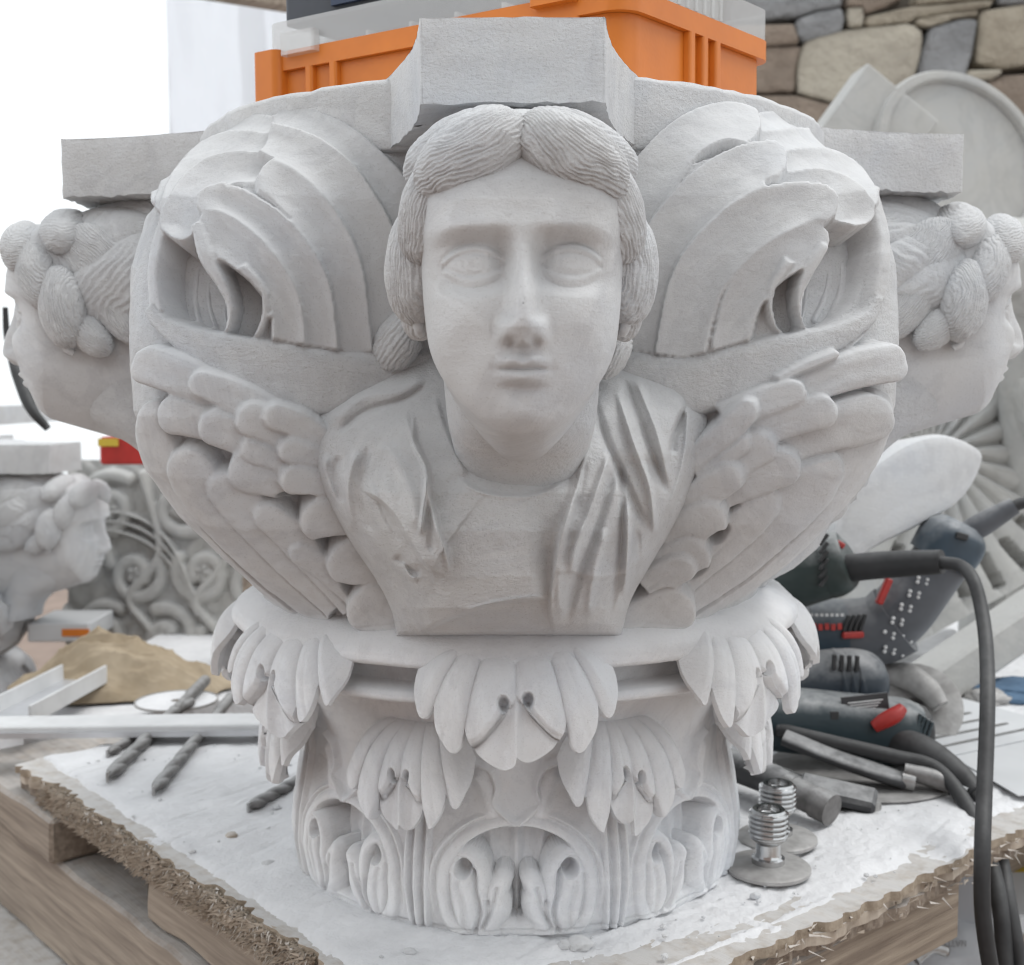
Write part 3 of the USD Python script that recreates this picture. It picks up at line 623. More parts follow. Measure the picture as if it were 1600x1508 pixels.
def wing_left():
    R = Relief(-1.42, -.06)
    A = lambda *p: zc(200, 500, 3.016, p); C = lambda *p: zc(200, 120, 3.1417, p)
    # smooth arm of the wing, rising into the rim of the scroll
    R.feather(None, C((1200, 1440, 440), (1100, 1000, 420), (820, 700, 330), (480, 700, 130)), .0045, .0065, .0, rnd=0)
    R.hollow('hollow', [tuple(p) for p in C((345, 740), (420, 930), (490, 1110), (480, 1230), (380, 1290), (230, 1270), (140, 1180), (118, 1000), (150, 800), (200, 700))], .020)
    R.feather('scroll_rim', C((190, 620, 40), (115, 830, 36), (98, 1000, 36), (130, 1180, 46), (250, 1310, 52), (420, 1370, 50)), .0015, .000, .0065, rnd=0)
    for p in (((270, 760, 22), (220, 930, 28), (215, 1090, 28), (270, 1240, 18)), ((340, 800, 20), (300, 980, 26), (310, 1110, 26), (370, 1250, 18)), ((390, 900, 18), (390, 1000, 24), (410, 1130, 24), (430, 1240, 16))):
        R.feather('inner_rib', C(*p), -.020, -.016, .0075, rnd=0, keep=True)
    R.hollow('hollow', [tuple(p) for p in C((430, 900), (560, 960), (650, 1050), (668, 1160), (610, 1300), (500, 1325), (450, 1270), (500, 1150), (470, 1020))], .024, 7)
    # outer, lower tier of the curl
    R.feather('curled_feather', C((800, 120, 54), (580, 122, 54), (390, 210, 56), (240, 370, 56), (150, 520, 50), (120, 625, 44)), .001, .005, .0055, 'flute', .6)
    R.feather('curled_feather', C((760, 200, 50), (530, 195, 50), (350, 285, 52), (230, 430, 52), (165, 570, 46), (145, 665, 40)), .002, .006, .0060, 'flute', .6)
    R.feather('curled_feather', C((740, 310, 62), (500, 300, 62), (340, 400, 64), (230, 550, 62), (195, 690, 56)), .003, .007, .0070, 'flute', .7)
    R.feather('curled_feather', C((720, 430, 74), (490, 430, 78), (350, 530, 88), (268, 680, 96), (245, 815, 84)), .004, .009, .0085, 'flute', .9)
    # inner tier
    R.feather('curled_feather', C((1500, 900, 130), (1290, 560, 110), (1080, 330, 96), (880, 200, 80), (690, 150, 60)), .001, .004, .0045, 'flute', 0)
    R.feather('curled_feather', C((1300, 1420, 100), (1240, 900, 110), (1080, 570, 110), (890, 380, 100), (665, 285, 76)), .003, .0085, .0060, 'flute', 0)
    R.feather('curled_feather', C((1120, 1430, 90), (1060, 960, 92), (930, 700, 96), (780, 545, 92), (640, 470, 80)), .004, .0095, .0065, 'flute', .45)
    R.feather('curled_feather', C((960, 1440, 78), (915, 1060, 80), (800, 850, 82), (640, 690, 78), (470, 605, 70), (350, 660, 56)), .0055, .0125, .0075, 'flute', .7)
    R.feather('curled_feather', C((790, 1440, 74), (775, 1150, 76), (690, 985, 84), (560, 850, 96), (430, 770, 100), (345, 760, 90)), .0065, .0130, .0070, 'flute', .8)
    R.feather('curl_lip', C((350, 730, 34), (385, 880, 46), (455, 1010, 40), (495, 1130, 30), (470, 1240, 22), (400, 1295, 14)), .009, -.002, .006, rnd=0)
    R.feather('curl_lip', C((560, 930, 30), (655, 1040, 26), (668, 1160, 26), (620, 1270, 20), (540, 1325, 12)), .007, -.002, .006, rnd=0)
    R.feather('arm', A((1500, 280, 150), (1100, 310, 160), (850, 290, 165), (560, 210, 140), (300, 110, 90), (130, 10, 50), (75, -60, 30)), .000, .000, .0085, rnd=0)
    # spread lower wing
    F = R.feather; Q = 'primary_feather'
    F(Q, A((900, 1440, 80), (640, 1240, 110), (420, 1040, 115), (230, 830, 110), (120, 640, 96), (80, 480, 72), (130, 370, 40)), .001, .0045, .0050, ribv=.0008)
    F(Q, A((940, 1420, 100), (700, 1190, 130), (500, 990, 130), (340, 800, 125), (240, 600, 100)), .002, .0085, .0045, grooves=1, rnd=1)
    F(Q, A((980, 1380, 80), (800, 1170, 110), (640, 990, 112), (500, 840, 100), (400, 720, 84)), .003, .0095, .0040, ribv=.001)
    F(Q, A((1060, 1380, 70), (910, 1180, 84), (790, 1040, 84), (690, 940, 76), (600, 875, 60)), .004, .0105, .0040, ribv=.0008)
    F(Q, A((1090, 1360, 50), (970, 1220, 60), (860, 1120, 58), (765, 1065, 46)), .005, .0110, .0035, ribv=.0006)
    F('feather', A((620, 540, 80), (400, 490, 100), (260, 450, 105), (140, 440, 96)), .003, .0095, .0045, grooves=1, rnd=.8)
    F('feather', A((660, 420, 60), (450, 350, 80), (240, 260, 100), (50, 190, 100)), .004, .0125, .0045, grooves=2, rnd=.6)
    c = 'covert_feather'; k = dict(rnd=1.0)
    F(c, A((760, 640, 84), (560, 550, 84), (345, 465, 70)), .0065, .0135, .0050, **k)
    F(c, A((700, 460, 66), (500, 355, 66), (305, 275, 56)), .0075, .0145, .0050, **k)
    F(c, A((960, 800, 110), (720, 720, 104), (475, 675, 90)), .0060, .0130, .0055, **k)
    F(c, A((900, 720, 80), (720, 620, 76), (540, 565, 64)), .0085, .0155, .0045, **k)
    F(c, A((880, 600, 74), (690, 495, 72), (518, 435, 60)), .0095, .0165, .0045, **k)
    F(c, A((960, 600, 60), (800, 480, 56), (643, 425, 46)), .0110, .0180, .0045, **k)
    F(c, A((1000, 740, 64), (850, 630, 58), (707, 572, 48)), .0110, .0180, .0045, **k)
    F(c, A((1020, 850, 74), (870, 755, 66), (717, 710, 54)), .0110, .0175, .0045, **k)
    R.hollow('hollow', [tuple(p) for p in A((860, 800), (900, 830), (830, 960), (790, 900), (700, 830), (760, 800))], .004, 6)
    F(c, A((1160, 1060, 110), (980, 945, 98), (812, 880, 84)), .0085, .0150, .0055, **k)
    R.hollow('hollow', [tuple(p) for p in A((1050, 1000), (1000, 1060), (940, 1110), (880, 1020), (960, 1000))], .004, 6)
    F(c, A((1280, 1270, 110), (1110, 1150, 100), (940, 1085, 86)), .0075, .0140, .0055, **k)
    R.hollow('hollow', [tuple(p) for p in A((1130, 1230), (1080, 1280), (1040, 1320), (990, 1220), (1060, 1230))], .004, 6)
    F(c, A((1400, 1500, 120), (1220, 1380, 110), (1042, 1300, 92)), .0065, .0130, .0055, **k)
    R.build(part_xf('wing', CAP))
def wing_right():
    R = Relief(.06, 1.42)
    A = lambda *p: zc(940, 500, 3.016, p); C = lambda *p: zc(960, 120, 3.1417, p)
    R.feather(None, C((60, 1440, 420), (300, 1000, 420), (620, 640, 330), (930, 620, 130)), .0045, .0065, .0, rnd=0)
    R.hollow('hollow', [tuple(p) for p in C((1010, 830), (960, 940), (915, 1080), (930, 1210), (1040, 1230), (1180, 1150), (1280, 1020), (1310, 860), (1290, 700), (1130, 720))], .020)
    R.feather('scroll_rim', C((1285, 540, 36), (1348, 760, 34), (1346, 960, 38), (1300, 1150, 44), (1180, 1280, 50), (1020, 1350, 50)), .0015, .0, .0065, rnd=0)
    for p in (((1110, 700, 22), (1170, 880, 30), (1150, 1030, 30), (1050, 1190, 22)), ((1220, 700, 22), (1265, 880, 28), (1240, 1030, 28), (1150, 1180, 20)), ((1010, 860, 18), (1030, 960, 24), (1010, 1080, 24), (980, 1180, 18))):
        R.feather('inner_rib', C(*p), -.020, -.016, .0075, rnd=0, keep=True)
    R.hollow('hollow', [tuple(p) for p in C((950, 880), (860, 920), (790, 1000), (768, 1110), (800, 1240), (870, 1265), (925, 1220), (905, 1100), (930, 980))], .022, 7)
    R.feather('curled_feather', C((600, 90, 56), (860, 90, 58), (1050, 160, 60), (1200, 300, 58), (1270, 440, 50), (1300, 560, 40)), .001, .005, .0050, 'flute', .6)
    R.feather('curled_feather', C((700, 185, 52), (930, 180, 54), (1090, 250, 56), (1210, 370, 54), (1285, 540, 42)), .002, .006, .0060, 'flute', .6)
    R.feather('curled_feather', C((730, 290, 60), (940, 285, 62), (1100, 350, 64), (1220, 460, 60), (1280, 590, 46)), .003, .007, .0065, 'flute', .6)
    R.feather('curled_feather', C((800, 400, 64), (1000, 390, 66), (1140, 460, 66), (1230, 570, 60), (1262, 650, 44)), .004, .008, .0070, 'flute', .6)
    R.feather('curled_feather', C((840, 530, 76), (1010, 520, 80), (1120, 590, 96), (1180, 680, 104), (1185, 745, 96)), .005, .009, .0080, 'flute', .9)
    R.feather('curled_feather', C((-90, 900, 130), (120, 560, 116), (330, 300, 100), (540, 200, 90), (724, 255, 84)), .002, .0085, .0050, 'flute', .8)
    R.feather('curled_feather', C((70, 1420, 120), (210, 930, 128), (380, 660, 128), (570, 490, 118), (740, 420, 100), (842, 460, 90)), .004, .0105, .0060, 'flute', .9)
    R.feather('curled_feather', C((300, 1430, 112), (400, 1020, 122), (570, 800, 124), (760, 670, 118), (960, 635, 100), (1076, 690, 90)), .0055, .0130, .0070, 'flute', .9)
    R.feather('curled_feather', C((545, 1440, 84), (620, 1120, 88), (740, 960, 88), (900, 850, 84), (1050, 760, 66)), .0065, .0110, .0060, 'flute', .6)
    R.feather('curl_lip', C((1030, 830, 32), (955, 960, 36), (918, 1070, 30), (930, 1180, 20), (965, 1230, 12)), .007, -.002, .006, rnd=0)
    R.feather('curl_lip', C((860, 900, 30), (790, 1010, 26), (770, 1120, 24), (800, 1220, 18), (850, 1265, 12)), .007, -.002, .006, rnd=0)
    R.feather('arm', A((-140, 270, 150), (200, 310, 150), (380, 330, 150), (560, 280, 140), (800, 190, 115), (1080, 95, 78), (1270, -10, 44), (1330, -110, 28)), .0, .0, .0085, rnd=0)
    F = R.feather; Q = 'primary_feather'
    F(Q, A((330, 1440, 90), (640, 1240, 120), (860, 1070, 120), (1040, 890, 116), (1190, 720, 110), (1290, 540, 96), (1330, 400, 76), (1310, 320, 40)), .001, .0045, .0050, ribv=.0006)
    F(Q, A((360, 1380, 90), (620, 1160, 125), (820, 970, 130), (990, 800, 120), (1100, 620, 90)), .002, .0080, .0045, grooves=1)
    F(Q, A((360, 1290, 70), (560, 1090, 90), (700, 950, 90), (830, 810, 64)), .003, .0085, .0040, ribv=.0008)
    F('feather', A((760, 640, 90), (1020, 540, 115), (1230, 470, 125), (1370, 425, 105)), .003, .0095, .0045, grooves=1, rnd=.8)
    F('feather', A((780, 370, 60), (1010, 300, 84), (1230, 225, 98), (1412, 190, 98)), .004, .0120, .0045, grooves=2, rnd=.6)
    F('feather', A((820, 280, 18), (980, 205, 26), (1105, 152, 22)), .011, .0150, .0020)
    c = 'covert_feather'; k = dict(rnd=1.0)
    F(c, A((640, 570, 66), (880, 470, 70), (1100, 405, 64)), .0065, .0130, .0050, **k)
    F(c, A((560, 470, 60), (760, 385, 60), (955, 320, 52)), .0075, .0145, .0050, **k)
    F(c, A((500, 830, 84), (720, 730, 84), (930, 650, 72)), .0065, .0135, .0050, **k)
    F(c, A((480, 760, 74), (650, 640, 74), (815, 550, 64)), .0085, .0150, .0045, **k)
    F(c, A((430, 720, 66), (560, 610, 64), (692, 515, 56)), .0105, .0165, .0045, **k)
    F(c, A((420, 660, 50), (590, 510, 52), (728, 378, 44)), .0115, .0180, .0045, **k)
    F(c, A((340, 900, 70), (500, 790, 66), (660, 675, 58)), .0105, .0165, .0045, **k)
    F(c, A((260, 1060, 86), (430, 950, 80), (592, 875, 72)), .0095, .0155, .0050, **k)
    R.hollow('hollow', [tuple(p) for p in A((500, 1000), (560, 960), (600, 990), (560, 1060), (500, 1060))], .004, 6)
    F(c, A((210, 1220, 90), (370, 1120, 86), (505, 1040, 74)), .0085, .0145, .0050, **k)
    R.hollow('hollow', [tuple(p) for p in A((430, 1170), (490, 1140), (500, 1190), (440, 1240), (410, 1220))], .004, 6)
    F(c, A((200, 1260, 66), (330, 1160, 60), (440, 1110, 50)), .0120, .0165, .0040, **k)
    F(c, A((100, 1490, 110), (280, 1380, 100), (420, 1280, 86)), .0065, .0135, .0055, **k)
    R.build(part_xf('wing', CAP))
wing_left(); wing_right()
# ---- draped bust between the wings
BUST_L = spline([(592, 556), (556, 590), (505, 632), (476, 672), (473, 700), (484, 735), (512, 785), (550, 850), (587, 905), (612, 955), (622, 1006)], 80)
BUST_R = spline([(972, 556), (1030, 585), (1075, 602), (1092, 626), (1106, 660), (1102, 705), (1085, 750), (1056, 815), (1018, 880), (985, 940), (968, 1006)], 80)
def bust_feats():
    z = lambda p: zc(460, 560, 2.353, p)
    S, R = 's', 'r'
    return [
    # left mantle
    (R, z([(120, 340), (112, 430), (165, 560), (215, 655)]), 7, 3.6), (R, z([(235, 330), (196, 450), (200, 560), (222, 645)]), 8, 3.0),
    (R, z([(165, 350), (150, 440), (180, 540)]), 7, -2.6), (R, z([(290, 300), (250, 420), (250, 540), (300, 660)]), 9, -2.6),
    (R, z([(500, 85), (400, 150), (260, 195), (150, 280)]), 6, -2.6), (R, z([(500, 60), (380, 120), (240, 150), (120, 250)]), 12, 2.6),
    (S, z([(235, 480), (340, 555), (420, 680), (490, 780), (565, 805)]), 60, 5.5, 1),
    (R, z([(430, 190), (440, 300), (485, 400), (492, 490), (525, 620), (562, 730), (570, 800)]), 5, 4.2),
    (S, z([(420, 170), (440, 300), (490, 400), (500, 490), (530, 620), (566, 730), (574, 812)]), 70, 4.5, -1),
    (R, z([(492, 420), (476, 540), (462, 655)]), 4, 3.6), (R, z([(505, 480), (500, 600), (500, 720)]), 6, -2.4),
    (R, z([(320, 300), (400, 420), (440, 560), (430, 640)]), 12, 2.4), (R, z([(370, 720), (420, 770), (470, 790)]), 7, -3.5), (R, z([(395, 745), (425, 800), (455, 815)]), 4, 2.4),
    (R, z([(300, 430), (330, 560), (400, 690)]), 8, -2.0),
    (S, z([(525, 130), (560, 250), (600, 345), (650, 440)]), 40, 2.5, -1),
    # tunic
    (S, z([(590, 425), (680, 482), (800, 502), (900, 492), (1010, 440)]), 120, 3.6, -1), (R, z([(590, 425), (680, 486), (800, 506), (900, 496), (1010, 445)]), 4, 1.6),
    (S, z([(450, 1020), (600, 952), (750, 908), (960, 880)]), 120, 9.0, 1), (R, z([(600, 945), (750, 900), (940, 875)]), 5, 1.8),
    # right mantle
    (S, z([(1090, 60), (1085, 150), (1066, 300), (1028, 480), (972, 640), (945, 800), (932, 920), (960, 1080)]), 110, 6.0, 1), (R, z([(1085, 150), (1064, 300), (1026, 480), (974, 640), (948, 800), (938, 940)]), 6, 2.0),
    (R, z([(1090, 120), (1145, 300), (1215, 450), (1300, 640)]), 8, -5.0), (R, z([(1180, 100), (1255, 330), (1308, 480), (1328, 680)]), 6, 4.2),
    (R, z([(1205, 60), (1295, 290), (1380, 520)]), 7, -4.4), (R, z([(1250, 60), (1335, 280), (1375, 460)]), 6, 3.2),
    (R, z([(1165, 330), (1096, 530), (1040, 680), (1010, 800)]), 6, 4.4), (R, z([(1186, 380), (1120, 600), (1050, 800), (990, 1000)]), 8, -5.0),
    (R, z([(1196, 360), (1207, 560), (1185, 820), (1150, 980)]), 6, -4.0), (R, z([(1224, 520), (1226, 700), (1212, 900)]), 6, 4.0), (R, z([(1255, 600), (1264, 760), (1230, 960)]), 7, -3.2),
    (R, z([(1035, 440), (1000, 600), (975, 780), (975, 960)]), 8, 2.0), (R, z([(1075, 360), (1040, 540), (1000, 700)]), 7, -2.0), (R, z([(1150, 620), (1105, 780), (1080, 960)]), 8, 3.0),
    (R, z([(1230, 10), (1400, 70), (1475, 120)]), 7, 2.6), (S, z([(1478, 90), (1440, 170), (1390, 300), (1380, 400)]), 60, 3.6, -1),
    (R, z([(1440, 190), (1398, 290), (1392, 360)]), 7, -4.0), (R, z([(1442, 150), (1442, 300), (1412, 450), (1360, 600)]), 5, 2.6),
    (R, z([(1450, 140), (1522, 260), (1505, 390), (1420, 560), (1330, 720), (1240, 890)]), 7, 3.2), (R, z([(1485, 240), (1460, 400), (1390, 560), (1300, 740)]), 7, -2.6),
    (S, z([(930, 800), (1010, 790), (1100, 815), (1190, 800), (1330, 720)]), 40, 2.4, 1)]
def bust_mesh(nr=250, nc=340):
    nb = nr
    k = np.linspace(0, 1, nr); yy = 556+(994-556)*k
    xl = np.interp(yy, BUST_L[:, 1], BUST_L[:, 0]); xr = np.interp(yy, BUST_R[:, 1], BUST_R[:, 0])
    t = np.sin(np.linspace(-1, 1, nc)*math.pi/2)*.35+np.linspace(-1, 1, nc)*.65
    X = (xl+xr)[:, None]/2+(xr-xl)[:, None]/2*t[None]; Yp = np.repeat(yy[:, None], nc, 1)
    cen = np.interp(yy, [556, 600, 650, 700, 770, 830, 900, 950, 975, 988, 994], [.200, .216, .232, .246, .260, .262, .252, .238, .220, .204, .180])
    edge = np.interp(yy, [556, 650, 800, 900, 992], [.196, .212, .207, .196, .178])
    dom = np.clip(1-np.abs(t)**2.7, 0, 1)**.62
    D = edge[:, None]+(cen-edge)[:, None]*dom[None]
    # hollow for the neck between the mantle edges
    P = np.c_[X.ravel(), Yp.ravel()]; h = np.zeros(len(P))
    for f in bust_feats():
        L = spline(f[1], 40); d, s, fr = poly_dist(P, L[:, :2])
        tp = sstep(0, .16, fr)*sstep(0, .16, 1-fr)
        if f[0] == 'r':
            h += (1.65 if f[3] > 0 else 1.2)*f[3]*np.exp(-(d/(f[2]*.88))**2)*tp
        else:
            # travelling in image space with y down: positive side is to the right of travel as seen
            q = -s*f[4]; e = np.where(q > 0, np.exp(-np.abs(d/f[2])**1.4)*sstep(-2, 6, d*q), 0)
            h += 1.4*f[3]*e*tp
    h = h.reshape(X.shape)*np.clip((1-np.abs(t)[None])*9, .15, 1)
    h += (fbm(np.stack([X*.05, Yp*.05, 0*X], -1), 4, 4)-.5)*1.1
    D = D+h/1000
    V = Us(P, -D.ravel()).reshape(nr, nc, 3)
    sk = V[:, [0, -1]].copy(); sk[..., 1] = -.150
    V = np.concatenate([sk[:, :1], V, sk[:, 1:]], 1)
    bt = V[-1:].copy(); bt[..., 1] = -.15; tp_ = V[:1].copy(); tp_[..., 1] = -.15
    V = np.concatenate([tp_, V, bt], 0)
    return V.reshape(-1, 3), grid_faces(nr+2, nc+2)[:, ::-1]
bust = obj('bust', bust_mesh(), 'marble_tooled', CAP, True)
lowb = bust_mesh(110, 150)
for dg in (-90, 90): obj('bust', xf((lowb[0]*[.90, .85, 1], lowb[1]), rz(math.radians(dg))), 'marble_tooled', CAP, True)
for (x, y, Y, r) in ((622, 535, -.205, (.018, .013, .012)), (958, 555, -.225, (.014, .0085, .010))):
    obj('hair_lock', lump(U(x, y, Y), r, 60, 0, int(x), strands=9, sub=5), 'marble_tooled', bust, True)
# ================================================================== THE BENCH AND WHAT LIES ON IT
mat('wood', (.40, .33, .255), .8, (.27, .215, .16), 26., .5, 170., dust=.75, detail=8., grain=131, lo=.38, hi=.62)
mat('wood_side', (.36, .295, .235), .85, (.215, .17, .135), 30., .8, 190., dust=.5, detail=9., grain=131, lo=.38, hi=.62)
mat('wood_cross', (.38, .31, .24), .85, (.22, .17, .13), 30., .8, 190., dust=.5, detail=9., grain=40, lo=.38, hi=.62)
mat('splinter', (.54, .47, .39), .85, (.38, .31, .245), 60., .3, 200., dust=.6)
mat('dust', (.74, .74, .75), .92, (.64, .64, .65), 22., .9, 110., bdist=.0022, detail=8.)
mat('floor', (.30, .225, .185), .9, (.22, .165, .135), 6., .5, 40.)
mat('steel', (.42, .42, .42), .38, (.30, .29, .28), 60., .3, 300., metal=.85)
mat('steel_dusty', (.45, .44, .43), .6, (.33, .32, .31), 80., .5, 260., metal=.35)
mat('chrome', (.62, .62, .62), .16, (.50, .50, .50), 30., metal=1.)
mat('aluminium', (.62, .63, .65), .38, (.54, .55, .57), 30., .15, 300., metal=.55)
mat('white_bar', (.66, .665, .67), .5, (.58, .585, .59), 30., .1)
mat('drill_steel', (.20, .19, .185), .5, (.12, .115, .11), 90., .4, 300., metal=.5, dust=.5)
mat('rubber', (.018, .018, .019), .55, (.03, .03, .031), 40., .2, 300., dust=.10)
mat('black_plastic', (.022, .022, .024), .45, (.035, .035, .037), 40., .2, 300., dust=.48)
mat('green_black', (.018, .030, .028), .45, (.03, .042, .04), 30., .3, 250., dust=.48)
mat('grey_tool', (.105, .112, .125), .5, (.075, .08, .09), 20., .2, 260., dust=.48)
mat('blue_tool', (.045, .070, .095), .45, (.032, .05, .068), 26., .2, 260., dust=.48)
mat('navy_tool', (.012, .020, .030), .42, (.02, .03, .042), 26., .2, 260., dust=.48)
mat('teal_tool', (.018, .034, .042), .45, (.028, .045, .052), 26., .2, 260., dust=.48)
mat('red_plastic', (.45, .03, .025), .45, (.33, .025, .02), 40.)
mat('white_dot', (.7, .7, .7), .6)
mat('orange_plastic', (.66, .19, .018), .42, (.56, .155, .016), 14., .1, 400., dust=.30)
mat('dark_case', (.055, .060, .075), .5, (.045, .05, .06), 14., .1)
mat('case_blue', (.035, .055, .10), .5, (.03, .045, .085), 14.)
mat('cloth', (.42, .345, .25), .95, (.31, .245, .165), 18., .5, 350.)
mat('paper', (.60, .61, .62), .8, (.54, .55, .56), 10.)
mat('yellow', (.62, .45, .05), .6); mat('ink', (.05, .05, .055), .7)
mat('blue_cloth', (.10, .17, .26), .9, (.07, .12, .19), 30., .4, 200.)
mat('grey_jug', (.33, .34, .36), .45, (.28, .29, .31), 9., .05)
mat('straw', (.36, .27, .15), .9)
glassy('clear_lid', (.80, .80, .79), .30, .22); glassy('clear_film', (.86, .88, .9), .25, .3)

obj('floor', box((-8, -6, -.90), (8, 9, -.80)), 'floor', kind='structure')
# ---- the board, corner towards the camera, broken edges
A0, E1, E2 = np.array([-.009, -.297]), np.array([-.658, .753]), np.array([.769, .640])
N1, N2 = np.array([-.753, -.658]), np.array([.640, -.769])       # outwards of the left and right edges
bench = thing('work_bench', 'rough pallet bench under the capital, its splintered board white with dust', 'work bench')
def board(sd=0, inset=0.):
    L1, L2, n = .660, 1.15, 420; SD = sd
    def edge(L, amp, sd, hi):
        t = np.linspace(0, 1, n)
        sd = sd+SD*7; j = -inset+(fbm(np.c_[t*L*14, t*0+sd, t*0], 3, sd)-.5)*amp + (noise(np.c_[t*L*160, t*0+sd, t*0], sd+1)-.6)*hi
        return t*L, j
    t1, j1 = edge(L1, .016, 3, .0065); t2, j2 = edge(L2, .020, 5, .0055)
    p = [A0+E1*a+N1*b for a, b in zip(t1, j1)]
    p += [A0+E1*L1+E2*(a) - N1*0+E1*b for a, b in zip(t2, j2)][5:]
    far = A0+E2*L2
    p += [far+E1*a for a in (L1*.7, L1*.4)]
    p += [A0+E2*a+N2*b for a, b in zip(t2, j2)][::-1]
    return sg.Polygon(p).buffer(0)
bp = board()
def plate(poly, z0, z1, cell=.012, topfn=None, taper=.0):
    m = trimesh.creation.extrude_polygon(poly, z1-z0, engine='earcut'); v = np.array(m.vertices); v[:, 2] += z0; return v, np.array(m.faces)
obj('board', plate(bp, -.0075, -.0012), 'wood', bench); obj('ply', plate(board(1, .002), -.0155, -.0077), 'splinter', bench); obj('ply', plate(board(2, .006), -.0240, -.0157), 'wood_side', bench)
# dust lying on the board: a sheet with scratches and heaps, worn bare towards the near corner
def dust_sheet():
    h = .0027; x = np.arange(-.62, .95, h); y = np.arange(-.31, .98, h); X, Y = np.meshgrid(x, y)
    P = np.stack([X, Y, 0*X], -1); q = P@np.array([[.769, -.64, 0], [.64, .769, 0], [0, 0, 1]]).T
    a, b = (X-A0[0])*E1[0]+(Y-A0[1])*E1[1], (X-A0[0])*E2[0]+(Y-A0[1])*E2[1]
    z = .0004+fbm(q*np.array([30, 9, 1]), 4, 7)*.0022
    scr = noise(q*np.array([210, 26, 1]), 21); z = z-.0016*np.clip(scr-.70, 0, 1)*3
    z += .0030*np.clip(fbm(P*22, 3, 30)-.60, 0, 1)*4
    r = np.hypot(X, Y); z += .0035*np.exp(-((r-.165)/.018)**2)*(.4+fbm(P*40, 3, 5))
    bare = sstep(.40, .02, np.hypot((X-.10)*1.0, (Y+.27)*1.1)+.16*(fbm(P*13, 4, 15)-.5))*sstep(-.06, .06, X+.02)
    bare = np.maximum(bare, sstep(.006, .0, b-.002+.008*(fbm(P*30, 3, 17)-.5))*.9)
    bare = np.maximum(bare, sstep(.024, .0, a-.004+.026*(fbm(P*40, 3, 18)-.5))*.9)
    z -= .0044*bare; z += (fbm(P*260, 3, 40)-.5)*.0030*np.clip(.25+bare*2*(bare < .9), 0, 1)
    ln = [((.10, -.10), (.20, -.02)), ((.02, -.17), (.14, -.10)), ((.07, -.20), (.20, -.10)), ((.16, -.14), (.09, -.09))]
    for p_, q_ in ln:
        d_, _, f_ = poly_dist(np.c_[X.ravel(), Y.ravel()], np.array([p_, q_])); z += (.0034*np.exp(-(d_.reshape(X.shape)/.0018)**2))*bare
    ed = np.full(X.size, 1.); nb_ = shapely.contains_xy(bp, X.ravel(), Y.ravel()); kk = np.nonzero(nb_ & ((np.minimum(a, b).ravel() < .05)))[0]
    ed[kk] = shapely.distance(shapely.points(X.ravel()[kk], Y.ravel()[kk]), bp.exterior); ed[~nb_] = 0; ed = ed.reshape(X.shape)
    z = np.minimum(z, -.0042+sstep(0, .0065+.004*noise(P*120, 8), ed)*.02)
    f = grid_faces(*X.shape); V = np.stack([X, Y, z], -1).reshape(-1, 3)
    c = V[f].mean(1); ins = shapely.contains_xy(bp.buffer(-.0004), c[:, 0], c[:, 1]); f = f[ins & (V[f][:, :, 2].max(1) > -.0012)]
    u, inv = np.unique(f.ravel(), return_inverse=True); return V[u], inv.reshape(-1, 3)
obj('dust', dust_sheet(), 'dust', bench, True, kind='stuff')
r = np.random.default_rng(21); ms = []; ic = trimesh.creation.icosphere(subdivisions=1)
for k in range(520):
    p = A0+E1*r.uniform(.01, .62)+E2*(r.uniform(.01, .75)**1.0)
    if np.hypot(*p) < .158: continue
    s_ = .0006+.0017*r.random()**4; ms.append((np.array(ic.vertices)*r.uniform(.6, 1.3, (len(ic.vertices), 1))*s_*[1, 1, .7]+[p[0], p[1], .0022], ic.faces))
obj('crumbs', join(*ms), 'marble', bench, kind='stuff')
# splinters of the broken edges
def splinters(O, E, N, L, n, lo, hi, seed, spread):
    r = np.random.default_rng(seed); ms = []
    for k in range(n):
        t = r.uniform(0, L); p = np.r_[O+E*t+N*r.uniform(-.004, .004), r.uniform(-.023, -.003)]
        d = np.r_[N*r.uniform(.5, 1)+E*r.normal()*spread, r.normal()*.35-.15]; d /= np.linalg.norm(d); l = r.uniform(lo, hi); w = r.uniform(.0005, .0013)
        a = np.cross(d, [0, 0, 1.]); a /= np.linalg.norm(a); b = np.cross(d, a)
        v = np.array([p+a*w, p-a*w*.5+b*w, p-a*w*.5-b*w, p+d*l+a*r.normal()*.002]); ms.append((v, np.array([[0, 1, 3], [1, 2, 3], [2, 0, 3]])))
    return join(*ms)
obj('splinters', splinters(A0+E1*.17, E1, N1, .44, 9000, .0025, .0075, 3, .7), 'splinter', bench, kind='stuff')
obj('splinters', splinters(A0+E2*.15, E2, N2, .60, 170, .004, .012, 4, 2.6), 'splinter', bench, kind='stuff')
def beam(o, e, n, l0, l1, n0, n1, z0, z1, ch=.003):
    b = box((l0, n0, z0), (l1, n1, z1), ch); b = trimesh.Trimesh(*join(b), process=False).subdivide_to_size(.05); v, f = np.array(b.vertices), np.array(b.faces)
    w = np.c_[o[0]+v[:, :1]*e[0]+v[:, 1:2]*n[0], o[1]+v[:, :1]*e[1]+v[:, 1:2]*n[1], v[:, 2:]]
    w += (fbm(w*30, 3, 9)-.5)[:, None]*.004
    return (w, f[:, ::-1]) if e[0]*n[1]-e[1]*n[0] < 0 else (w, f)
obj('deck_plank', beam(A0, E1, N1, -.02, .41, -.10, -.004, -.062, -.0245), 'wood_side', bench, 30)
obj('deck_plank', beam(A0, E1, N1, .56, .80, -.16, .012, -.062, -.0245), 'wood_side', bench, 30)
obj('stringer', beam(A0, E1, N1, -.10, .95, -.09, .004, -.150, -.0635), 'wood_side', bench, 30)
obj('lower_plank', beam(A0, E1, N1, -.2, 1.1, -.06, .085, -.178, -.1515), 'wood', bench, 30)
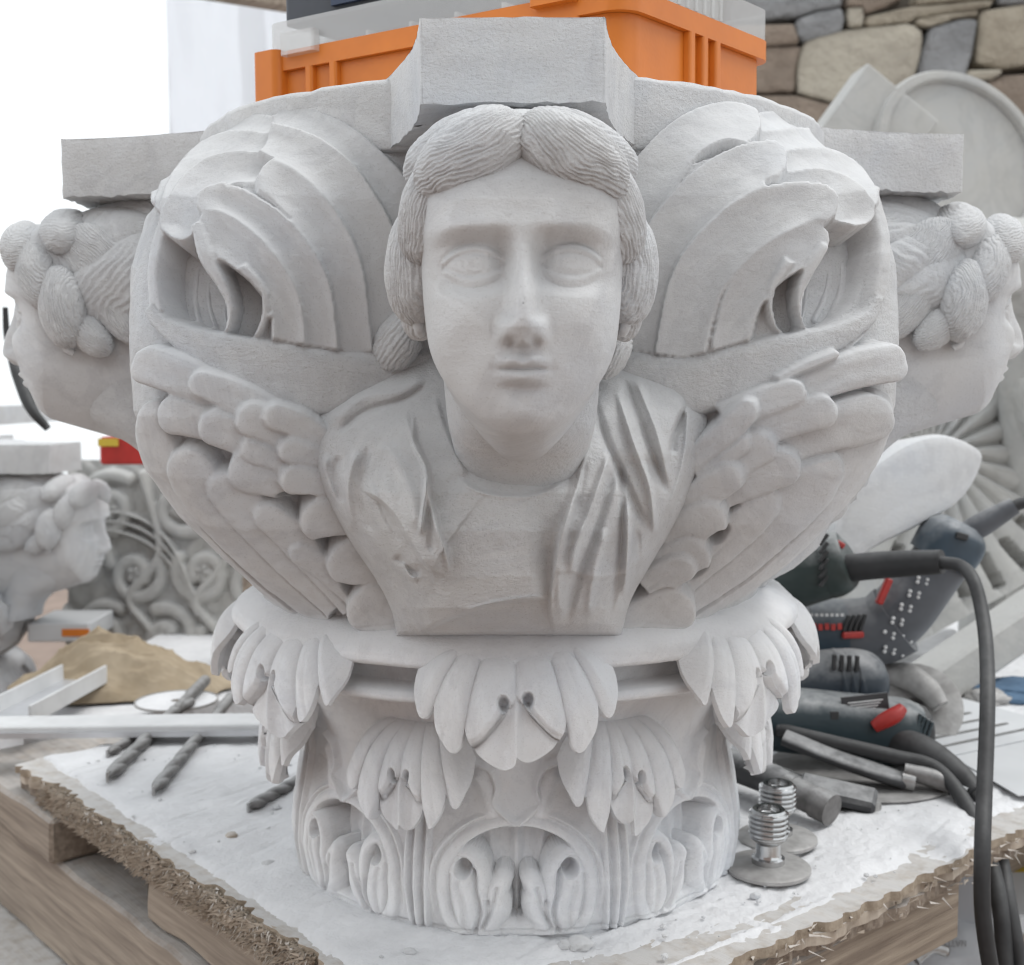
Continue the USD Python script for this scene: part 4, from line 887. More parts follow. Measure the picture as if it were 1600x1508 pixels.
obj('lower_block', beam(A0, E1, N1, -.2, 1.1, -.05, .060, -.265, -.179), 'wood_side', bench, 30)
obj('leg', beam(A0, E1, N1, .62, .74, -.12, -.02, -.80, -.266), 'wood_side', bench, 30)
obj('deck_plank', beam(A0, E2, N2, .10, .44, -.10, -.010, -.070, -.0245), 'wood_cross', bench, 30)
obj('leg', beam(A0, E2, N2, .80, .90, -.14, -.04, -.80, -.071), 'wood_side', bench, 30)
obj('cross_rail', beam(A0, E2, N2, -.05, 1.1, -.16, -.12, -.15, -.071), 'wood_cross', bench, 30)
r = np.random.default_rng(5); ms = []
for k in range(70):
    p = np.array([-.47+r.normal()*.06, -.02+r.normal()*.05, -.24+r.normal()*.02]); d = r.normal(size=3)*[1, 1, .6]; d /= np.linalg.norm(d); ms.append(tube([p, p+d*.05, p+d*.09+r.normal(size=3)*.012], .0012, 5, 8))
tag(obj('straw', join(*ms), 'straw', None, True), kind='stuff')
# second, lower bench behind
rear = thing('rear_bench', 'grey dusty bench behind the capital, carrying the cloth and other carved stones', 'bench')
def slabpoly(pts, z0, z1): return plate(sg.Polygon(pts), z0, z1)
obj('bench_top', slabpoly([(-.60, .42), (-.50, .345), (-.06, .70), (.60, 1.0), (.62, 1.9), (-.45, 1.9), (-.52, .70)], -.05, -.018), 'dust', rear)
obj('leg', box((-.42, .75, -.8), (-.34, .85, -.051), .004), 'wood_side', rear); obj('leg', box((.3, 1.3, -.8), (.4, 1.4, -.051), .004), 'wood_side', rear)
side = thing('side_bench', 'grey bench at right behind the grinders, covered with papers and dust', 'bench')
obj('bench_top', slabpoly([(.40, .33), (.62, .20), (1.7, .75), (1.7, 1.9), (.64, 1.9), (.60, .60)], -.060, -.028), 'dust', side)
obj('leg', box((1.2, .8, -.8), (1.3, .9, -.061), .004), 'wood_side', side)

# ---- drill bits, straightedge, channel, saw blade
G = 'masonry drill bits on the dusty board'
def bit(p0, p1, r, label, flute=.62, turns=9):
    p0, p1 = np.asarray(p0, float), np.asarray(p1, float); ax = p1-p0; L = np.linalg.norm(ax); B = basis(ax, [0, 0, 1.])
    t = thing('drill_bit', label, 'drill bit', p0, group=G)
    n, m = 160, 20; s = np.linspace(0, flute, n)*L; w = np.linspace(0, 2*math.pi, m, endpoint=False)
    rad = r*(.62+.38*np.abs(np.cos(w[None]-s[:, None]/L*turns*math.pi))**.5)*np.clip(.25+s[:, None]/L*16, 0, 1)
    fl = np.stack([rad*np.cos(w), rad*np.sin(w), np.repeat(s[:, None], m, 1)], -1).reshape(-1, 3)
    obj('flute', (fl@B.T, grid_faces(n, m, True)), 'drill_steel', t, 40)
    obj('carbide_tip', xf(box((-r*.7, -.0010, -.001), (r*.7, .0010, .006)), B), 'steel', t)
    sh = lathe([(0, flute*L-.002), (r*.85, flute*L), (r*.85, L*.80), (r*1.02, L*.805), (r*1.02, L*.985), (r*.8, L), (0, L)], 20)
    obj('shank', xf(sh, B), 'drill_steel', t, 40)
def onb(x, y, z=.006): return UZ(x, y, z)
bit(onb(168, 1215, .008), onb(322, 1062, .010), .0062, 'long twisted drill bit passing under the straightedge, its shank reaching farthest back')
bit(onb(168, 1178, .006), onb(300, 1096, .008), .0048, 'shorter drill bit at far left, mostly hidden below the white straightedge')
bit(onb(240, 1236, .007), onb(362, 1088, .009), .0056, 'drill bit nearest the camera, pointing at the front left of the board')
bit(onb(388, 1262, .006), onb(560, 1170, .008), .0052, 'spiral drill bit half buried in dust against the base of the capital')
bar = thing('straightedge', 'long white aluminium straightedge lying across the drill bits', 'straightedge', UZ(-60, 1141, .0165))
v = UZ(520, 1134, .0165)-UZ(-60, 1141, .0165); B = np.c_[v/np.linalg.norm(v), np.cross([0, 0, 1], v/np.linalg.norm(v)), [0, 0, 1.]]
obj('blade', xf(box((0, -.006, -.003), (np.linalg.norm(v), .034, .004), .0012), B), 'white_bar', bar)
obj('edge_strip', xf(box((0, -.0085, -.0065), (np.linalg.norm(v), -.0062, -.001)), B), 'aluminium', bar)
p0, p1 = UZ(8, 1133, .004), UZ(132, 1066, .004); v = p1-p0; L = np.linalg.norm(v); B = np.c_[v/L, np.cross([0, 0, 1], v/L), [0, 0, 1.]]
ch = thing('metal_channel', 'short grey metal channel profile at far left edge of the board', 'metal profile', p0)
obj('web', xf(box((0, -.024, 0), (L, .024, .003)), B), 'aluminium', ch)
for s in (-1, 1): obj('flange', xf(box((0, s*.0255-.0015, 0), (L, s*.0255+.0015, .020), .0006), B), 'white_bar', ch)
c = UZ(276, 1096, .0016)
sb = thing('saw_blade', 'thin round cutting blade lying flat under the drill bits', 'cutting disc', c)
obj('disc', lathe([(.006, 0), (.041, 0), (.0425, .0006), (.041, .0013), (.006, .0013), (.006, 0)], 64), 'dust', sb, 40); obj('rim', lathe([(.0410, -.0004), (.0434, -.0004), (.0434, .0018), (.0418, .0018)], 64), 'steel_dusty', sb, 40)
# pebbles and chips of stone
r = np.random.default_rng(11)
for i, (x, y, s) in enumerate(((1082 and 362, 1305, .0035), (432, 1262, .0030), (640, 1487, .0032), (1290 and 1180, 1400, .0028), (420, 1350, .0036), (300, 1330, .0022), (905, 1474, .006), (885, 1476, .004))):
    m = trimesh.creation.icosphere(subdivisions=2); q = np.array(m.vertices); q = q*(.7+.6*noise(q*2+i, i))[:, None]*[1.3, 1, .7]*s
    tag(obj('stone_chip', (q+UZ(x, y, .0025), m.faces), 'splinter' if i == 0 else 'marble', None, 40), ['brown chip of wood on the dust left of the capital', 'small white stone chip by the buried drill bit', 'stone chip on the dust in front of the base, left of centre', 'tiny stone chip on the bare wood below the threaded discs', 'stone chip in the dust left of the base', 'smallest chip out on the white dust at left', 'largest chip of stone at the front foot of the capital', 'chip of stone touching the larger chip at the front foot'][i], 'stone chip', 'chips of stone on the board')
# ---- threaded discs
def flange_disc(c, label, tilt=0.):
    t = thing('threaded_disc', label, 'grinding disc', c, group='round discs with a threaded hub')
    obj('plate', lathe([(.006, 0), (.0275, -.0008), (.0288, .0003), (.0288, .0022), (.0272, .0034), (.020, .0046), (.0112, .0050), (.006, .0050)], 72), 'steel_dusty', t, 40)
    obj('hub', lathe([(.0112, .0045), (.0112, .0085), (.0092, .0095), (.0084, .0115), (.0084, .0185), (.0100, .0200), (.0126, .0225), (.0128, .0240)], 48), 'chrome', t, 40)
    pr = [(.0128, .0240)]
    for k in range(5): z = .0242+k*.0034; pr += [(.0132, z+.0002), (.0136, z+.0012), (.0132, z+.0022), (.0119, z+.0027)]
    pr += [(.0118, .0412), (.0108, .0424), (.0082, .0424), (.0079, .0385), (.0076, .0380), (0, .0380)]
    obj('thread', lathe(pr, 48), 'chrome', t, 40)
    return t
flange_disc(UZ(1200, 1358, .0030), 'metal disc with a bright threaded hub, nearest the camera right of the base')
flange_disc(UZ(1214, 1312, .0030), 'metal disc with threaded hub just behind the nearest one')
t = thing('large_disc', 'large thin grey cutting disc lying flat under the black handles', 'cutting disc', UZ(1345, 1206, .003))
obj('disc', lathe([(.011, 0), (.078, 0), (.0785, .001), (.078, .002), (.011, .002), (.011, 0)], 90), 'steel_dusty', t, 40)
# ---- generic tool pieces
def loft(secs, sides=32, pw=2.):
    """secs: (centre, half width across, half height, axis x) -> body; superellipse of power pw."""
    C = np.array([s[0] for s in secs], float); n = len(C)*6; w = np.linspace(0, 2*math.pi, sides, endpoint=False)
    ab = spline(np.c_[C, [s[1] for s in secs], [s[2] for s in secs]], n); P = ab[:, :3]
    T = np.gradient(P, axis=0); T /= np.linalg.norm(T, axis=1, keepdims=True)
    S = np.cross(T, [0, 0, 1.]); S /= np.linalg.norm(S, axis=1, keepdims=True); Q = np.cross(S, T)
    cx, sx = np.sign(np.cos(w))*np.abs(np.cos(w))**(2/pw), np.sign(np.sin(w))*np.abs(np.sin(w))**(2/pw)
    V = P[:, None]+ab[:, 3, None, None]*cx[None, :, None]*S[:, None]+ab[:, 4, None, None]*sx[None, :, None]*Q[:, None]
    V = V.reshape(-1, 3); f = grid_faces(n, sides, True); k = len(V); V = np.vstack([V, P[0], P[-1]]); j = np.arange(sides); e = (n-1)*sides
    f = np.vstack([f, np.c_[np.full(sides, k), (j+1) % sides, j], np.c_[np.full(sides, k+1), e+j, e+(j+1) % sides]])
    return (V, f[:, ::-1]) if trimesh.Trimesh(V, f, process=False).volume < 0 else (V, f)
def slat(c, d, l, w, h, n=None):
    """A small block: long axis d, facing n."""
    B = basis(TOC if n is None else n, d); return xf(box((-l/2, -w/2, -h), (l/2, w/2, h), min(w, h)*.3), B, c)
TOC = np.array([0, -1., .12]); TOC /= np.linalg.norm(TOC)
# A: dark green grinder, end cap with slots
Y = .235; p = lambda x, y, yy=Y: U(x, y, yy)
t = thing('grinder', 'dark green angle grinder on top of the pile, end cap facing right', 'angle grinder')
obj('body', loft([(p(1120, 935, Y+.03), .030, .028), (p(1200, 915, Y+.02), .031, .029), (p(1262, 893, Y), .031, .030), (p(1292, 884, Y-.005), .0305, .0295)]), 'green_black', t, 40)
obj('end_cap', loft([(p(1288, 885, Y-.005), .0312, .0302), (p(1306, 880, Y-.008), .031, .030), (p(1322, 876, Y-.010), .026, .026), (p(1330, 873, Y-.012), .016, .016)]), 'green_black', t, 40)
for k in range(6): obj('slot', slat(p(1287, 843+k*13, Y-.0345), [.6, -.1, .8], .012, .0034, .002), 'rubber', t)
obj('accent', slat(p(1311, 850, Y-.022), [1, 0, -.6], .010, .005, .003), 'red_plastic', t)
obj('cable_boot', loft([(p(1322, 888, Y-.02), .011, .0125), (p(1390, 882, Y-.04), .0105, .012), (p(1472, 878, Y-.07), .0095, .0105)]), 'rubber', t, 40)
# cable of A hangs in front of the bench
cb = thing('power_cable', 'black power cable from the green grinder, hanging straight down at right', 'cable')
obj('cable', tube([p(1468, 879, .165), p(1500, 884, .15), p(1520, 905, .13), p(1533, 950, .11), p(1541, 1010, .08), p(1543, 1100, .03), p(1538, 1240, -.02), p(1535, 1330, -.05), p(1536, 1430, -.06), p(1552, 1540, -.06)], .0056, 14, 110), 'rubber', cb, True)
# B: long grey grinder with studded rear handle
Y = .30; p = lambda x, y, yy=.30: U(x, y, yy)
t = thing('grinder', 'long grey angle grinder with white studs on its raised handle and red switches', 'angle grinder')
obj('body', loft([(p(1180, 995), .034, .030), (p(1260, 990), .035, .032), (p(1330, 988), .036, .032), (p(1372, 984, .295), .036, .033), (p(1400, 968, .29), .035, .035)], pw=2.5), 'grey_tool', t, 40)
obj('handle', loft([(p(1352, 998, .30), .033, .030), (p(1400, 962, .29), .032, .030), (p(1440, 915, .285), .029, .028), (p(1472, 872, .28), .0265, .027), (p(1490, 848, .28), .0255, .0265)], pw=2.4), 'grey_tool', t, 40)
obj('rear_cap', loft([(p(1466, 876, .279), .0285, .0295), (p(1482, 852, .278), .0290, .0310), (p(1494, 832, .278), .0270, .0285), (p(1502, 818, .278), .018, .019)], pw=2.6), 'blue_tool', t, 40)
obj('cable_boot', loft([(p(1500, 838, .275), .0090, .0100), (p(1530, 822, .27), .0105, .0115), (p(1568, 800, .265), .0085, .0095), (p(1586, 790, .262), .0075, .0080)]), 'grey_tool', t, 40)
obj('cord', tube([p(1580, 794, .263), p(1605, 786, .26), p(1660, 800, .25)], .0056, 12, 20), 'rubber', t, True)
obj('cap_screw', slat(p(1503, 838, .2485), [1, 0, -.3], .011, .006, .002), 'rubber', t)
obj('label_band', loft([(p(1258, 990, .2995), .0354, .0325), (p(1312, 989, .2995), .0366, .0329)], pw=2.5), 'blue_tool', t, 40)
for k in range(4): obj('vent_slot', slat(p(1322+k*8.5, 974-k*.4, .2635), [.35, 0, 1], .0165, .0032, .0022), 'rubber', t)
obj('switch', slat(p(1332, 992, .2625), [1, 0, .04], .020, .0060, .004), 'red_plastic', t)
obj('lever', slat(p(1381, 924, .262), [.45, 0, 1], .026, .0065, .004), 'red_plastic', t)
def face_text(txt, c, h, m, parent, d=(1, 0, .02), bold=True):
    tm = meshkit.text_mesh(txt, h, .0006, bold); v = np.array(tm.vertices); v[:, 0] -= v[:, 0].mean()
    d = np.asarray(d, float)/np.linalg.norm(d); B = np.c_[d, np.cross(TOC, d), TOC]; obj('lettering', (v@B.T+c, tm.faces), m, parent)
for k in range(5): obj('marking', slat(p(1272+k*10, 979+(k % 2), .2615), [1, 0, .02], .0042, .0060, .0005), 'red_plastic', t)
for k in range(7): obj('marking', slat(p(1268+k*8, 961, .2625), [1, 0, .02], .0030, .0028, .0005), 'white_dot', t)
st = trimesh.creation.icosphere(subdivisions=1); sm = []
bodyaxis = [(1390, 1005), (1425, 965), (1455, 925), (1482, 885)]
k = 0
for i, s in enumerate(np.linspace(0, 1, 15)):
    x, y = 1398+92*s, 1022-148*s
    for j in range(4 if s > .15 else 3):
        px, py = x-14*j-(i % 2)*5, y-3*j+(i % 2)*4
        sm.append(xf(st, None, p(px+12, py+2, [.2655, .2605, .2580, .2565][j]), .0019))
obj('stud', join(*sm), 'white_dot', t, kind='stuff')
# C: dark blue grinder nose
Y = .225; p = lambda x, y, yy=.225: U(x, y, yy)
t = thing('grinder', 'dark navy angle grinder with rounded nose and four vent slots, below the grey grinder', 'angle grinder')
obj('body', loft([(p(1190, 1072), .030, .0285), (p(1280, 1066), .0305, .029), (p(1330, 1062), .030, .0285), (p(1362, 1060), .026, .0245), (p(1380, 1058), .017, .016), (p(1386, 1057), .006, .006)]), 'navy_tool', t, 40)
for k in range(4): obj('vent_slot', slat(p(1303+k*12, 1035+k*.6, .1985), [.06, .35, 1], .014, .0034, .0022), 'rubber', t)
for k in range(3): obj('grip_rib', loft([(p(1302+k*14, 1064, .2245), .0306, .0291), (p(1307+k*14, 1064, .2245), .0311, .0296), (p(1312+k*14, 1063, .2245), .0305, .0290)]), 'navy_tool', t, 40)
# flap disc standing behind
t = thing('flap_disc', 'worn grey flap disc leaning behind the teal grinder', 'sanding disc')
B = basis([-.25, -.75, .55]); obj('flaps', xf(lathe([(.010, -.004), (.034, -.003), (.044, .001), (.0445, .005), (.034, .007), (.010, .004)], 60), B, U(1428, 1108, .27)), 'steel_dusty', t, 40)
obj('backing', xf(lathe([(.0, -.006), (.030, -.005), (.030, -.0042), (0, -.0042)], 40), B, U(1428, 1108, .27)), 'steel', t, 40)
obj('guard', tube([U(1385, 1052, .29), U(1420, 1058, .275), U(1450, 1078, .26), U(1470, 1104, .25)], [.010, .013, .012, .008], 14, 26), 'steel_dusty', t, True)
# D: teal grinder with red slider
Y = .175; p = lambda x, y, yy=.175: U(x, y, yy)
t = thing('grinder', 'dark teal angle grinder with a red slide switch, lowest of the pile on the board', 'angle grinder')
obj('body', loft([(p(1180, 1120), .028, .026), (p(1250, 1126), .029, .027), (p(1320, 1134), .029, .0275), (p(1372, 1140), .030, .028), (p(1415, 1142), .029, .027), (p(1440, 1142), .023, .022)], pw=3.0), 'teal_tool', t, 40)
obj('rear_vent', loft([(p(1432, 1142, .172), .0235, .0225), (p(1446, 1143, .171), .0215, .0205), (p(1452, 1143, .171), .012, .012)], pw=2.6), 'rubber', t, 40)
for k in range(4): obj('vent_rib', slat(p(1432+k*6, 1136+k*4, .149), [.35, 0, 1], .024, .0025, .002), 'teal_tool', t)
obj('slider', loft([(p(1366, 1136, .146), .006, .005), (p(1382, 1126, .144), .0075, .0065), (p(1398, 1117, .144), .0075, .0065), (p(1410, 1106, .147), .005, .0045)]), 'red_plastic', t, 40)
obj('rating_plate', slat(p(1352, 1102, .155), [1, 0, .1], .040, .018, .0008), 'black_plastic', t)
for k in range(4): obj('plate_line', slat(p(1352, 1096+k*4, .1536), [1, 0, .1], .030-.004*k, .0010, .0006), 'white_dot', t)
obj('screw_hole', slat(p(1304, 1118, .148), [1, 0, 0], .007, .007, .001), 'rubber', t)
obj('cable_boot', loft([(p(1402, 1160, .155), .014, .0145), (p(1450, 1180, .13), .0135, .014), (p(1500, 1215, .10), .0105, .011), (p(1524, 1240, .085), .0080, .0085)]), 'rubber', t, 40)
cb = thing('power_cable', 'black power cable from the teal grinder, bending over the right bench edge', 'cable')
obj('cable', tube([p(1520, 1236, .087), p(1548, 1280, .065), p(1565, 1345, .03), p(1578, 1420, .0), p(1598, 1530, -.02)], .0055, 14, 70), 'rubber', cb, True)
cb = thing('power_cable', 'black cable running from under the grinders, curving down between the other two cables', 'cable')
obj('cable', tube([U(1215, 1140, .15), U(1300, 1160, .125), U(1395, 1182, .11), U(1460, 1200, .10), U(1505, 1250, .07), U(1538, 1320, .035), U(1562, 1410, .0), U(1572, 1530, -.02)], .0062, 14, 110), 'rubber', cb, True)
# handles and chisels in front
t = thing('paddle_wrench', 'flat dark spanner with ring end lying below the teal grinder', 'spanner')
obj('handle', loft([(U(1225, 1152, .13), .013, .006), (U(1300, 1182, .115), .014, .006), (U(1370, 1206, .105), .015, .0065), (U(1418, 1222, .10), .010, .0065)]), 'black_plastic', t, 40)
obj('end_stud', loft([(U(1408, 1218, .098), .0075, .0075), (U(1428, 1222, .096), .0080, .0080)]), 'steel', t, 40)
t = thing('spindle', 'dark knurled metal spindle lying beside the black cable', 'tool spindle')
obj('barrel', loft([(U(1412, 1204, .10), .0062, .0062), (U(1450, 1214, .095), .0075, .0075), (U(1482, 1224, .09), .0078, .0078)]), 'drill_steel', t, 40); obj('rod', loft([(U(1480, 1223, .09), .003, .003), (U(1512, 1236, .08), .0028, .0028)]), 'chrome', t, 40)
t = thing('air_chisel', 'thick black cylindrical chisel handle pointing out from behind the base', 'chisel')
obj('handle', loft([(U(1090, 1176, .13), .0125, .0125), (U(1190, 1212, .075), .0125, .0125), (U(1232, 1232, .055), .0122, .0122)]), 'black_plastic', t, 40)
obj('collar', loft([(U(1228, 1230, .056), .0126, .0126), (U(1240, 1236, .051), .0126, .0126)]), 'steel', t, 40)
obj('neck', loft([(U(1238, 1235, .052), .0112, .0112), (U(1276, 1254, .034), .0108, .0108)]), 'drill_steel', t, 40)
obj('butt', loft([(U(1274, 1253, .035), .0122, .0122), (U(1300, 1266, .024), .0122, .0122)]), 'drill_steel', t, 40)
t = thing('folding_tool', 'black flat folding tool with thin arms on the large disc', 'hand tool')
c = UZ(1308, 1240, .012); B = basis([0, -.35, 1], [1, -.42, 0]); obj('grip', xf(box((-.030, -.0125, -.005), (.030, .0125, .006), .003), B, c), 'black_plastic', t)
obj('blade', xf(box((-.030, -.0145, -.0085), (.034, .010, -.0055), .001), B, c), 'steel', t)
for k in range(3): obj('arm', tube([c+B@[-.028, .008-.007*k, .002], c+B@[-.055, .012-.006*k, .004], c+B@[-.085, .016-.004*k, .003]], .0022, 8, 14), 'rubber', t, True)
# papers, blue rag at far right
t = thing('paper_sheets', 'pale printed sheets lying at the far right of the bench', 'papers', UZ(1560, 1168, .004))
for k, (dx, dy, a) in enumerate(((0, 0, .3), (.05, -.05, .15), (-.03, .06, .5))): obj('sheet', xf(box((-.10, -.07, k*.0012), (.10, .07, k*.0012+.0008)), rz(a), (dx, dy, 0)), 'paper', t)
for k in range(4): obj('printed_line', xf(box((-.085, -.05+k*.022, .0037), (.06, -.046+k*.022, .0040)), rz(.5), (-.03, .06, 0)), 'steel', t)
s = trimesh.creation.icosphere(subdivisions=5); q = np.array(s.vertices); q = q*(1+.5*(fbm(q*2.2, 4, 8)-.5))[:, None]*[.060, .035, .014]
tag(obj('rag', (q+U(1592, 1082, .40), s.faces), 'blue_cloth', None, True), 'faded blue rag at the right edge, behind the hanging cable', 'rag')
s = trimesh.creation.icosphere(subdivisions=4); q = np.array(s.vertices); q = q*(1+.6*(fbm(q*2.6, 4, 3)-.5))[:, None]*[.026, .02, .012]
tag(obj('stone_lump', (q+U(1545, 1094, .38), s.faces), 'steel_dusty', None, True), 'dark lump of stone beside the blue rag', 'stone')
# things under the bench at right
sh = thing('lower_shelf', 'shelf under the right side of the bench, holding a grey jug and scraps', 'shelf'); obj('shelf_board', box((.14, -.05, -.30), (1.0, .75, -.28), .003), 'dust', sh)
obj('leg', box((.9, .6, -.8), (.95, .65, -.301)), 'wood_side', sh)
j = thing('plastic_jug', 'grey plastic jug lying upside down under the bench, dark printing on it', 'plastic jug')
B = basis([.25, -.1, 1.], [1, -.15, -.2]); c = U(1448, 1425, .10)
poly = sg.Polygon([(-.062, -.070), (.040, -.070), (.046, -.062), (.052, .075), (.046, .085), (-.062, .085)]).buffer(-.008).buffer(.008)
m = trimesh.creation.extrude_polygon(poly, .10, engine='earcut'); v = np.array(m.vertices)[:, [0, 2, 1]]*[1, 1, 1]; BB = basis([0, 0, 1.], [1, .05, 0])
obj('body', (v+c, np.array(m.faces)[:, ::-1]), 'grey_jug', j, 30)
obj('grip_edge', tube([c+[.010, -.004, .060], c+[.004, -.006, .030], c+[-.03, -.006, .018], c+[-.06, -.005, .012]], .0035, 10, 26), 'white_bar', j, True)
for i, (tx, h) in enumerate((('NATURAL STONE', .0048), ('TILES', .0048), ('LABEL', .0065))):
    tm = meshkit.text_mesh(tx, h, .0006, i != 1); v = np.array(tm.vertices); v[:, 0] -= v[:, 0].max(); v = v[:, [0, 2, 1]]*[-1, -1, -1]
    if i < 2: obj('lettering', (v+c+[-.022 if i else -.022, -.0012, -.024-.0085*i], np.array(tm.faces)), 'ink', j)
t = thing('film_bag', 'clear plastic bag on the shelf in front of the grey jug', 'plastic bag')
s = trimesh.creation.icosphere(subdivisions=4); q = np.array(s.vertices); q = q*(1+.5*(fbm(q*2, 4, 5)-.5))[:, None]*[.05, .03, .022]; obj('film', (q+U(1490, 1480, .10), s.faces), 'clear_film', t, True)
t = thing('scrap_carton', 'brown carton with dark slots under the bench, behind the cables', 'carton', U(1560, 1455, .20)); obj('carton', box((-.06, -.03, -.03), (.09, .06, .012), .003), 'wood', t); obj('lid', box((-.062, -.034, .0125), (.092, .062, .030), .002), 'paper', t)
for k in range(8): obj('slot', box((-.050+k*.016, -.0312, -.02), (-.042+k*.016, -.0302, -.004)), 'ink', t)
tag(obj('yellow_tin', lathe([(0, 0), (.03, 0), (.03, .035), (.027, .038), (0, .038)], 30, at=U(1600, 1425, .26)), 'yellow', None, 40), 'yellow tin at the lower right edge under the bench', 'tin')
t = thing('dark_crate', 'black crate in the shadow beneath the bench at right', 'crate', (.50, .45, -.28)); obj('crate_body', box((-.2, -.1, 0), (.35, .2, .18), .01), 'black_plastic', t); obj('crate_rim', box((-.21, -.11, .181), (.36, .21, .20), .005), 'rubber', t)
for k, (a, b, lab) in enumerate((((1350, 1500, .02), (1395, 1478, .03), 'first'), ((1430, 1500, .04), (1478, 1486, .05), 'second'), ((1380, 1512, 0), (1412, 1486, .02), 'third'))):
    t = thing('metal_rod', ['bright bent rod under the broken board edge', 'bright rod crossing in front of the clear bag', 'short dark rod lowest under the board'][k], 'metal rod'); obj('rod', tube([U(*a), (U(*a)+U(*b))/2+[0, 0, .006], U(*b)], .0045, 10, 14), 'steel' if k < 2 else 'black_plastic', t, True)
# ================================================================== BEHIND AND ABOVE
# orange organiser standing on the capital
t = thing('organiser_box', 'orange plastic organiser with a clear lid standing on top of the capital', 'storage box')
K0 = np.array([.063, -.177]); a, b = np.array([-.229, .139]), np.array([.107, .119]); LA, LB = np.linalg.norm(a), np.linalg.norm(b); a /= LA; b /= LB
def obox(u0, u1, v0, v1, z0, z1, rad=.010):
    rad = min(rad, .3*min(u1-u0, v1-v0)); p = sg.box(u0, v0, u1, v1).buffer(-rad).buffer(rad, quad_segs=6); m = trimesh.creation.extrude_polygon(p, z1-z0, engine='earcut'); q = np.array(m.vertices)
    f = np.array(m.faces); det = a[0]*b[1]-a[1]*b[0]
    return np.c_[K0+q[:, :1]*a+q[:, 1:2]*b, q[:, 2:]+z0], (f if det > 0 else f[:, ::-1])
obj('tray', obox(.004, LA-.004, .004, LB-.004, .4985, .540, .014), 'orange_plastic', t, 30)
obj('tray_rim', obox(0, LA, 0, LB, .5402, .5525, .014), 'orange_plastic', t, 30)
for u in (.030, .050, .070, .205, .225): obj('rib', obox(u, u+.006, -.0005, .005, .500, .5401, .002), 'orange_plastic', t, 30)
for v in (.062, .076, .090): obj('rib', obox(-.0005, .005, v, v+.006, .500, .5401, .002), 'orange_plastic', t, 30)
lid = obj('lid', obox(.001, LA-.001, .001, LB-.001, .5527, .572, .012), 'clear_lid', t, 30)
obj('latch', obox(LA-.050, LA-.022, -.006, .0008, .548, .562, .003), 'clear_lid', t, 30); obj('latch', obox(.030, .058, -.006, .0008, .548, .562, .003), 'orange_plastic', t, 30)
obj('latch', obox(LA-.018, LA+.004, -.005, .012, .505, .5535, .005), 'orange_plastic', t, 30)
for k in range(7): obj('divider', obox(.02+k*.034, .0225+k*.034, .012, LB-.012, .541, .560, .0005), 'clear_lid', t, 30)
for k in range(6): obj('lid_rib', obox(-.0002, .006, .050+k*.009, .053+k*.009, .5530, .5722, .0008), 'clear_lid', t, 30)
t = thing('tool_case', 'dark blue grey case standing on the clear lid of the orange organiser', 'case')
obj('case', obox(.100, LA-.006, .012, LB-.02, .5735, .640, .006), 'dark_case', t, 30); obj('panel', obox(.104, LA-.050, .009, .0118, .5785, .640, .003), 'case_blue', t, 30)

# a second capital and carved stones standing behind at left
src = CAP.GetPath()
r = UsdGeom.Xform.Define(stage, numbered('/World', 'carved_capital')); r.AddTranslateOp().Set(Gf.Vec3d(-.895, .80, -.236)); r.AddRotateZOp().Set(-9.)
r.GetPrim().GetReferences().AddInternalReference(src); r.GetPrim().SetInstanceable(True)
tag(r.GetPrim(), 'smaller looking carved capital behind at far left, its head in profile facing right', 'carved capital')
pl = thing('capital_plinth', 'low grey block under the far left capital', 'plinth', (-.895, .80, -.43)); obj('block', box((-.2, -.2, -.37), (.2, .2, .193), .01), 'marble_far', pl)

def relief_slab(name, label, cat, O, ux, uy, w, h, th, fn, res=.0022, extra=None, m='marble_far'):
    """A carved slab: O lower left front corner, ux right, uy up; fn(x, y) relief in metres."""
    ux, uy = np.asarray(ux, float)/np.linalg.norm(ux), np.asarray(uy, float); uy = uy-ux*(uy@ux); uy /= np.linalg.norm(uy); nn = np.cross(ux, uy)
    X, Yg = np.meshgrid(np.linspace(0, w, int(w/res)), np.linspace(0, h, int(h/res))); Hh = fn(X, Yg)+(fbm(np.stack([X*60, Yg*60, X*0], -1), 3, 4)-.5)*.002
    V = O+X[..., None]*ux+Yg[..., None]*uy+Hh[..., None]*nn; n, mm = X.shape
    idx = np.arange(n*mm).reshape(n, mm); loop = np.r_[idx[0, :], idx[1:, -1], idx[-1, -2::-1], idx[-2:0:-1, 0]]; V = V.reshape(-1, 3)
    w0 = V[loop]; w1 = w0-nn*((w0-O)@nn)[:, None]-nn*th; k = len(loop); i = np.arange(k); j = (i+1) % k; N = len(V)
    bk = np.array([O, O+ux*w, O+ux*w+uy*h, O+uy*h])-nn*th; q = N+2*k
    F = np.vstack([grid_faces(n, mm), np.c_[N+j, N+i, N+k+i], np.c_[N+j, N+k+i, N+k+j], [[q+2, q+1, q], [q+3, q+2, q]]])
    t = thing(name, label, cat); obj('carved_face', (np.vstack([V, w0, w1, bk]), F), m, t, True); return t, ux, uy, nn
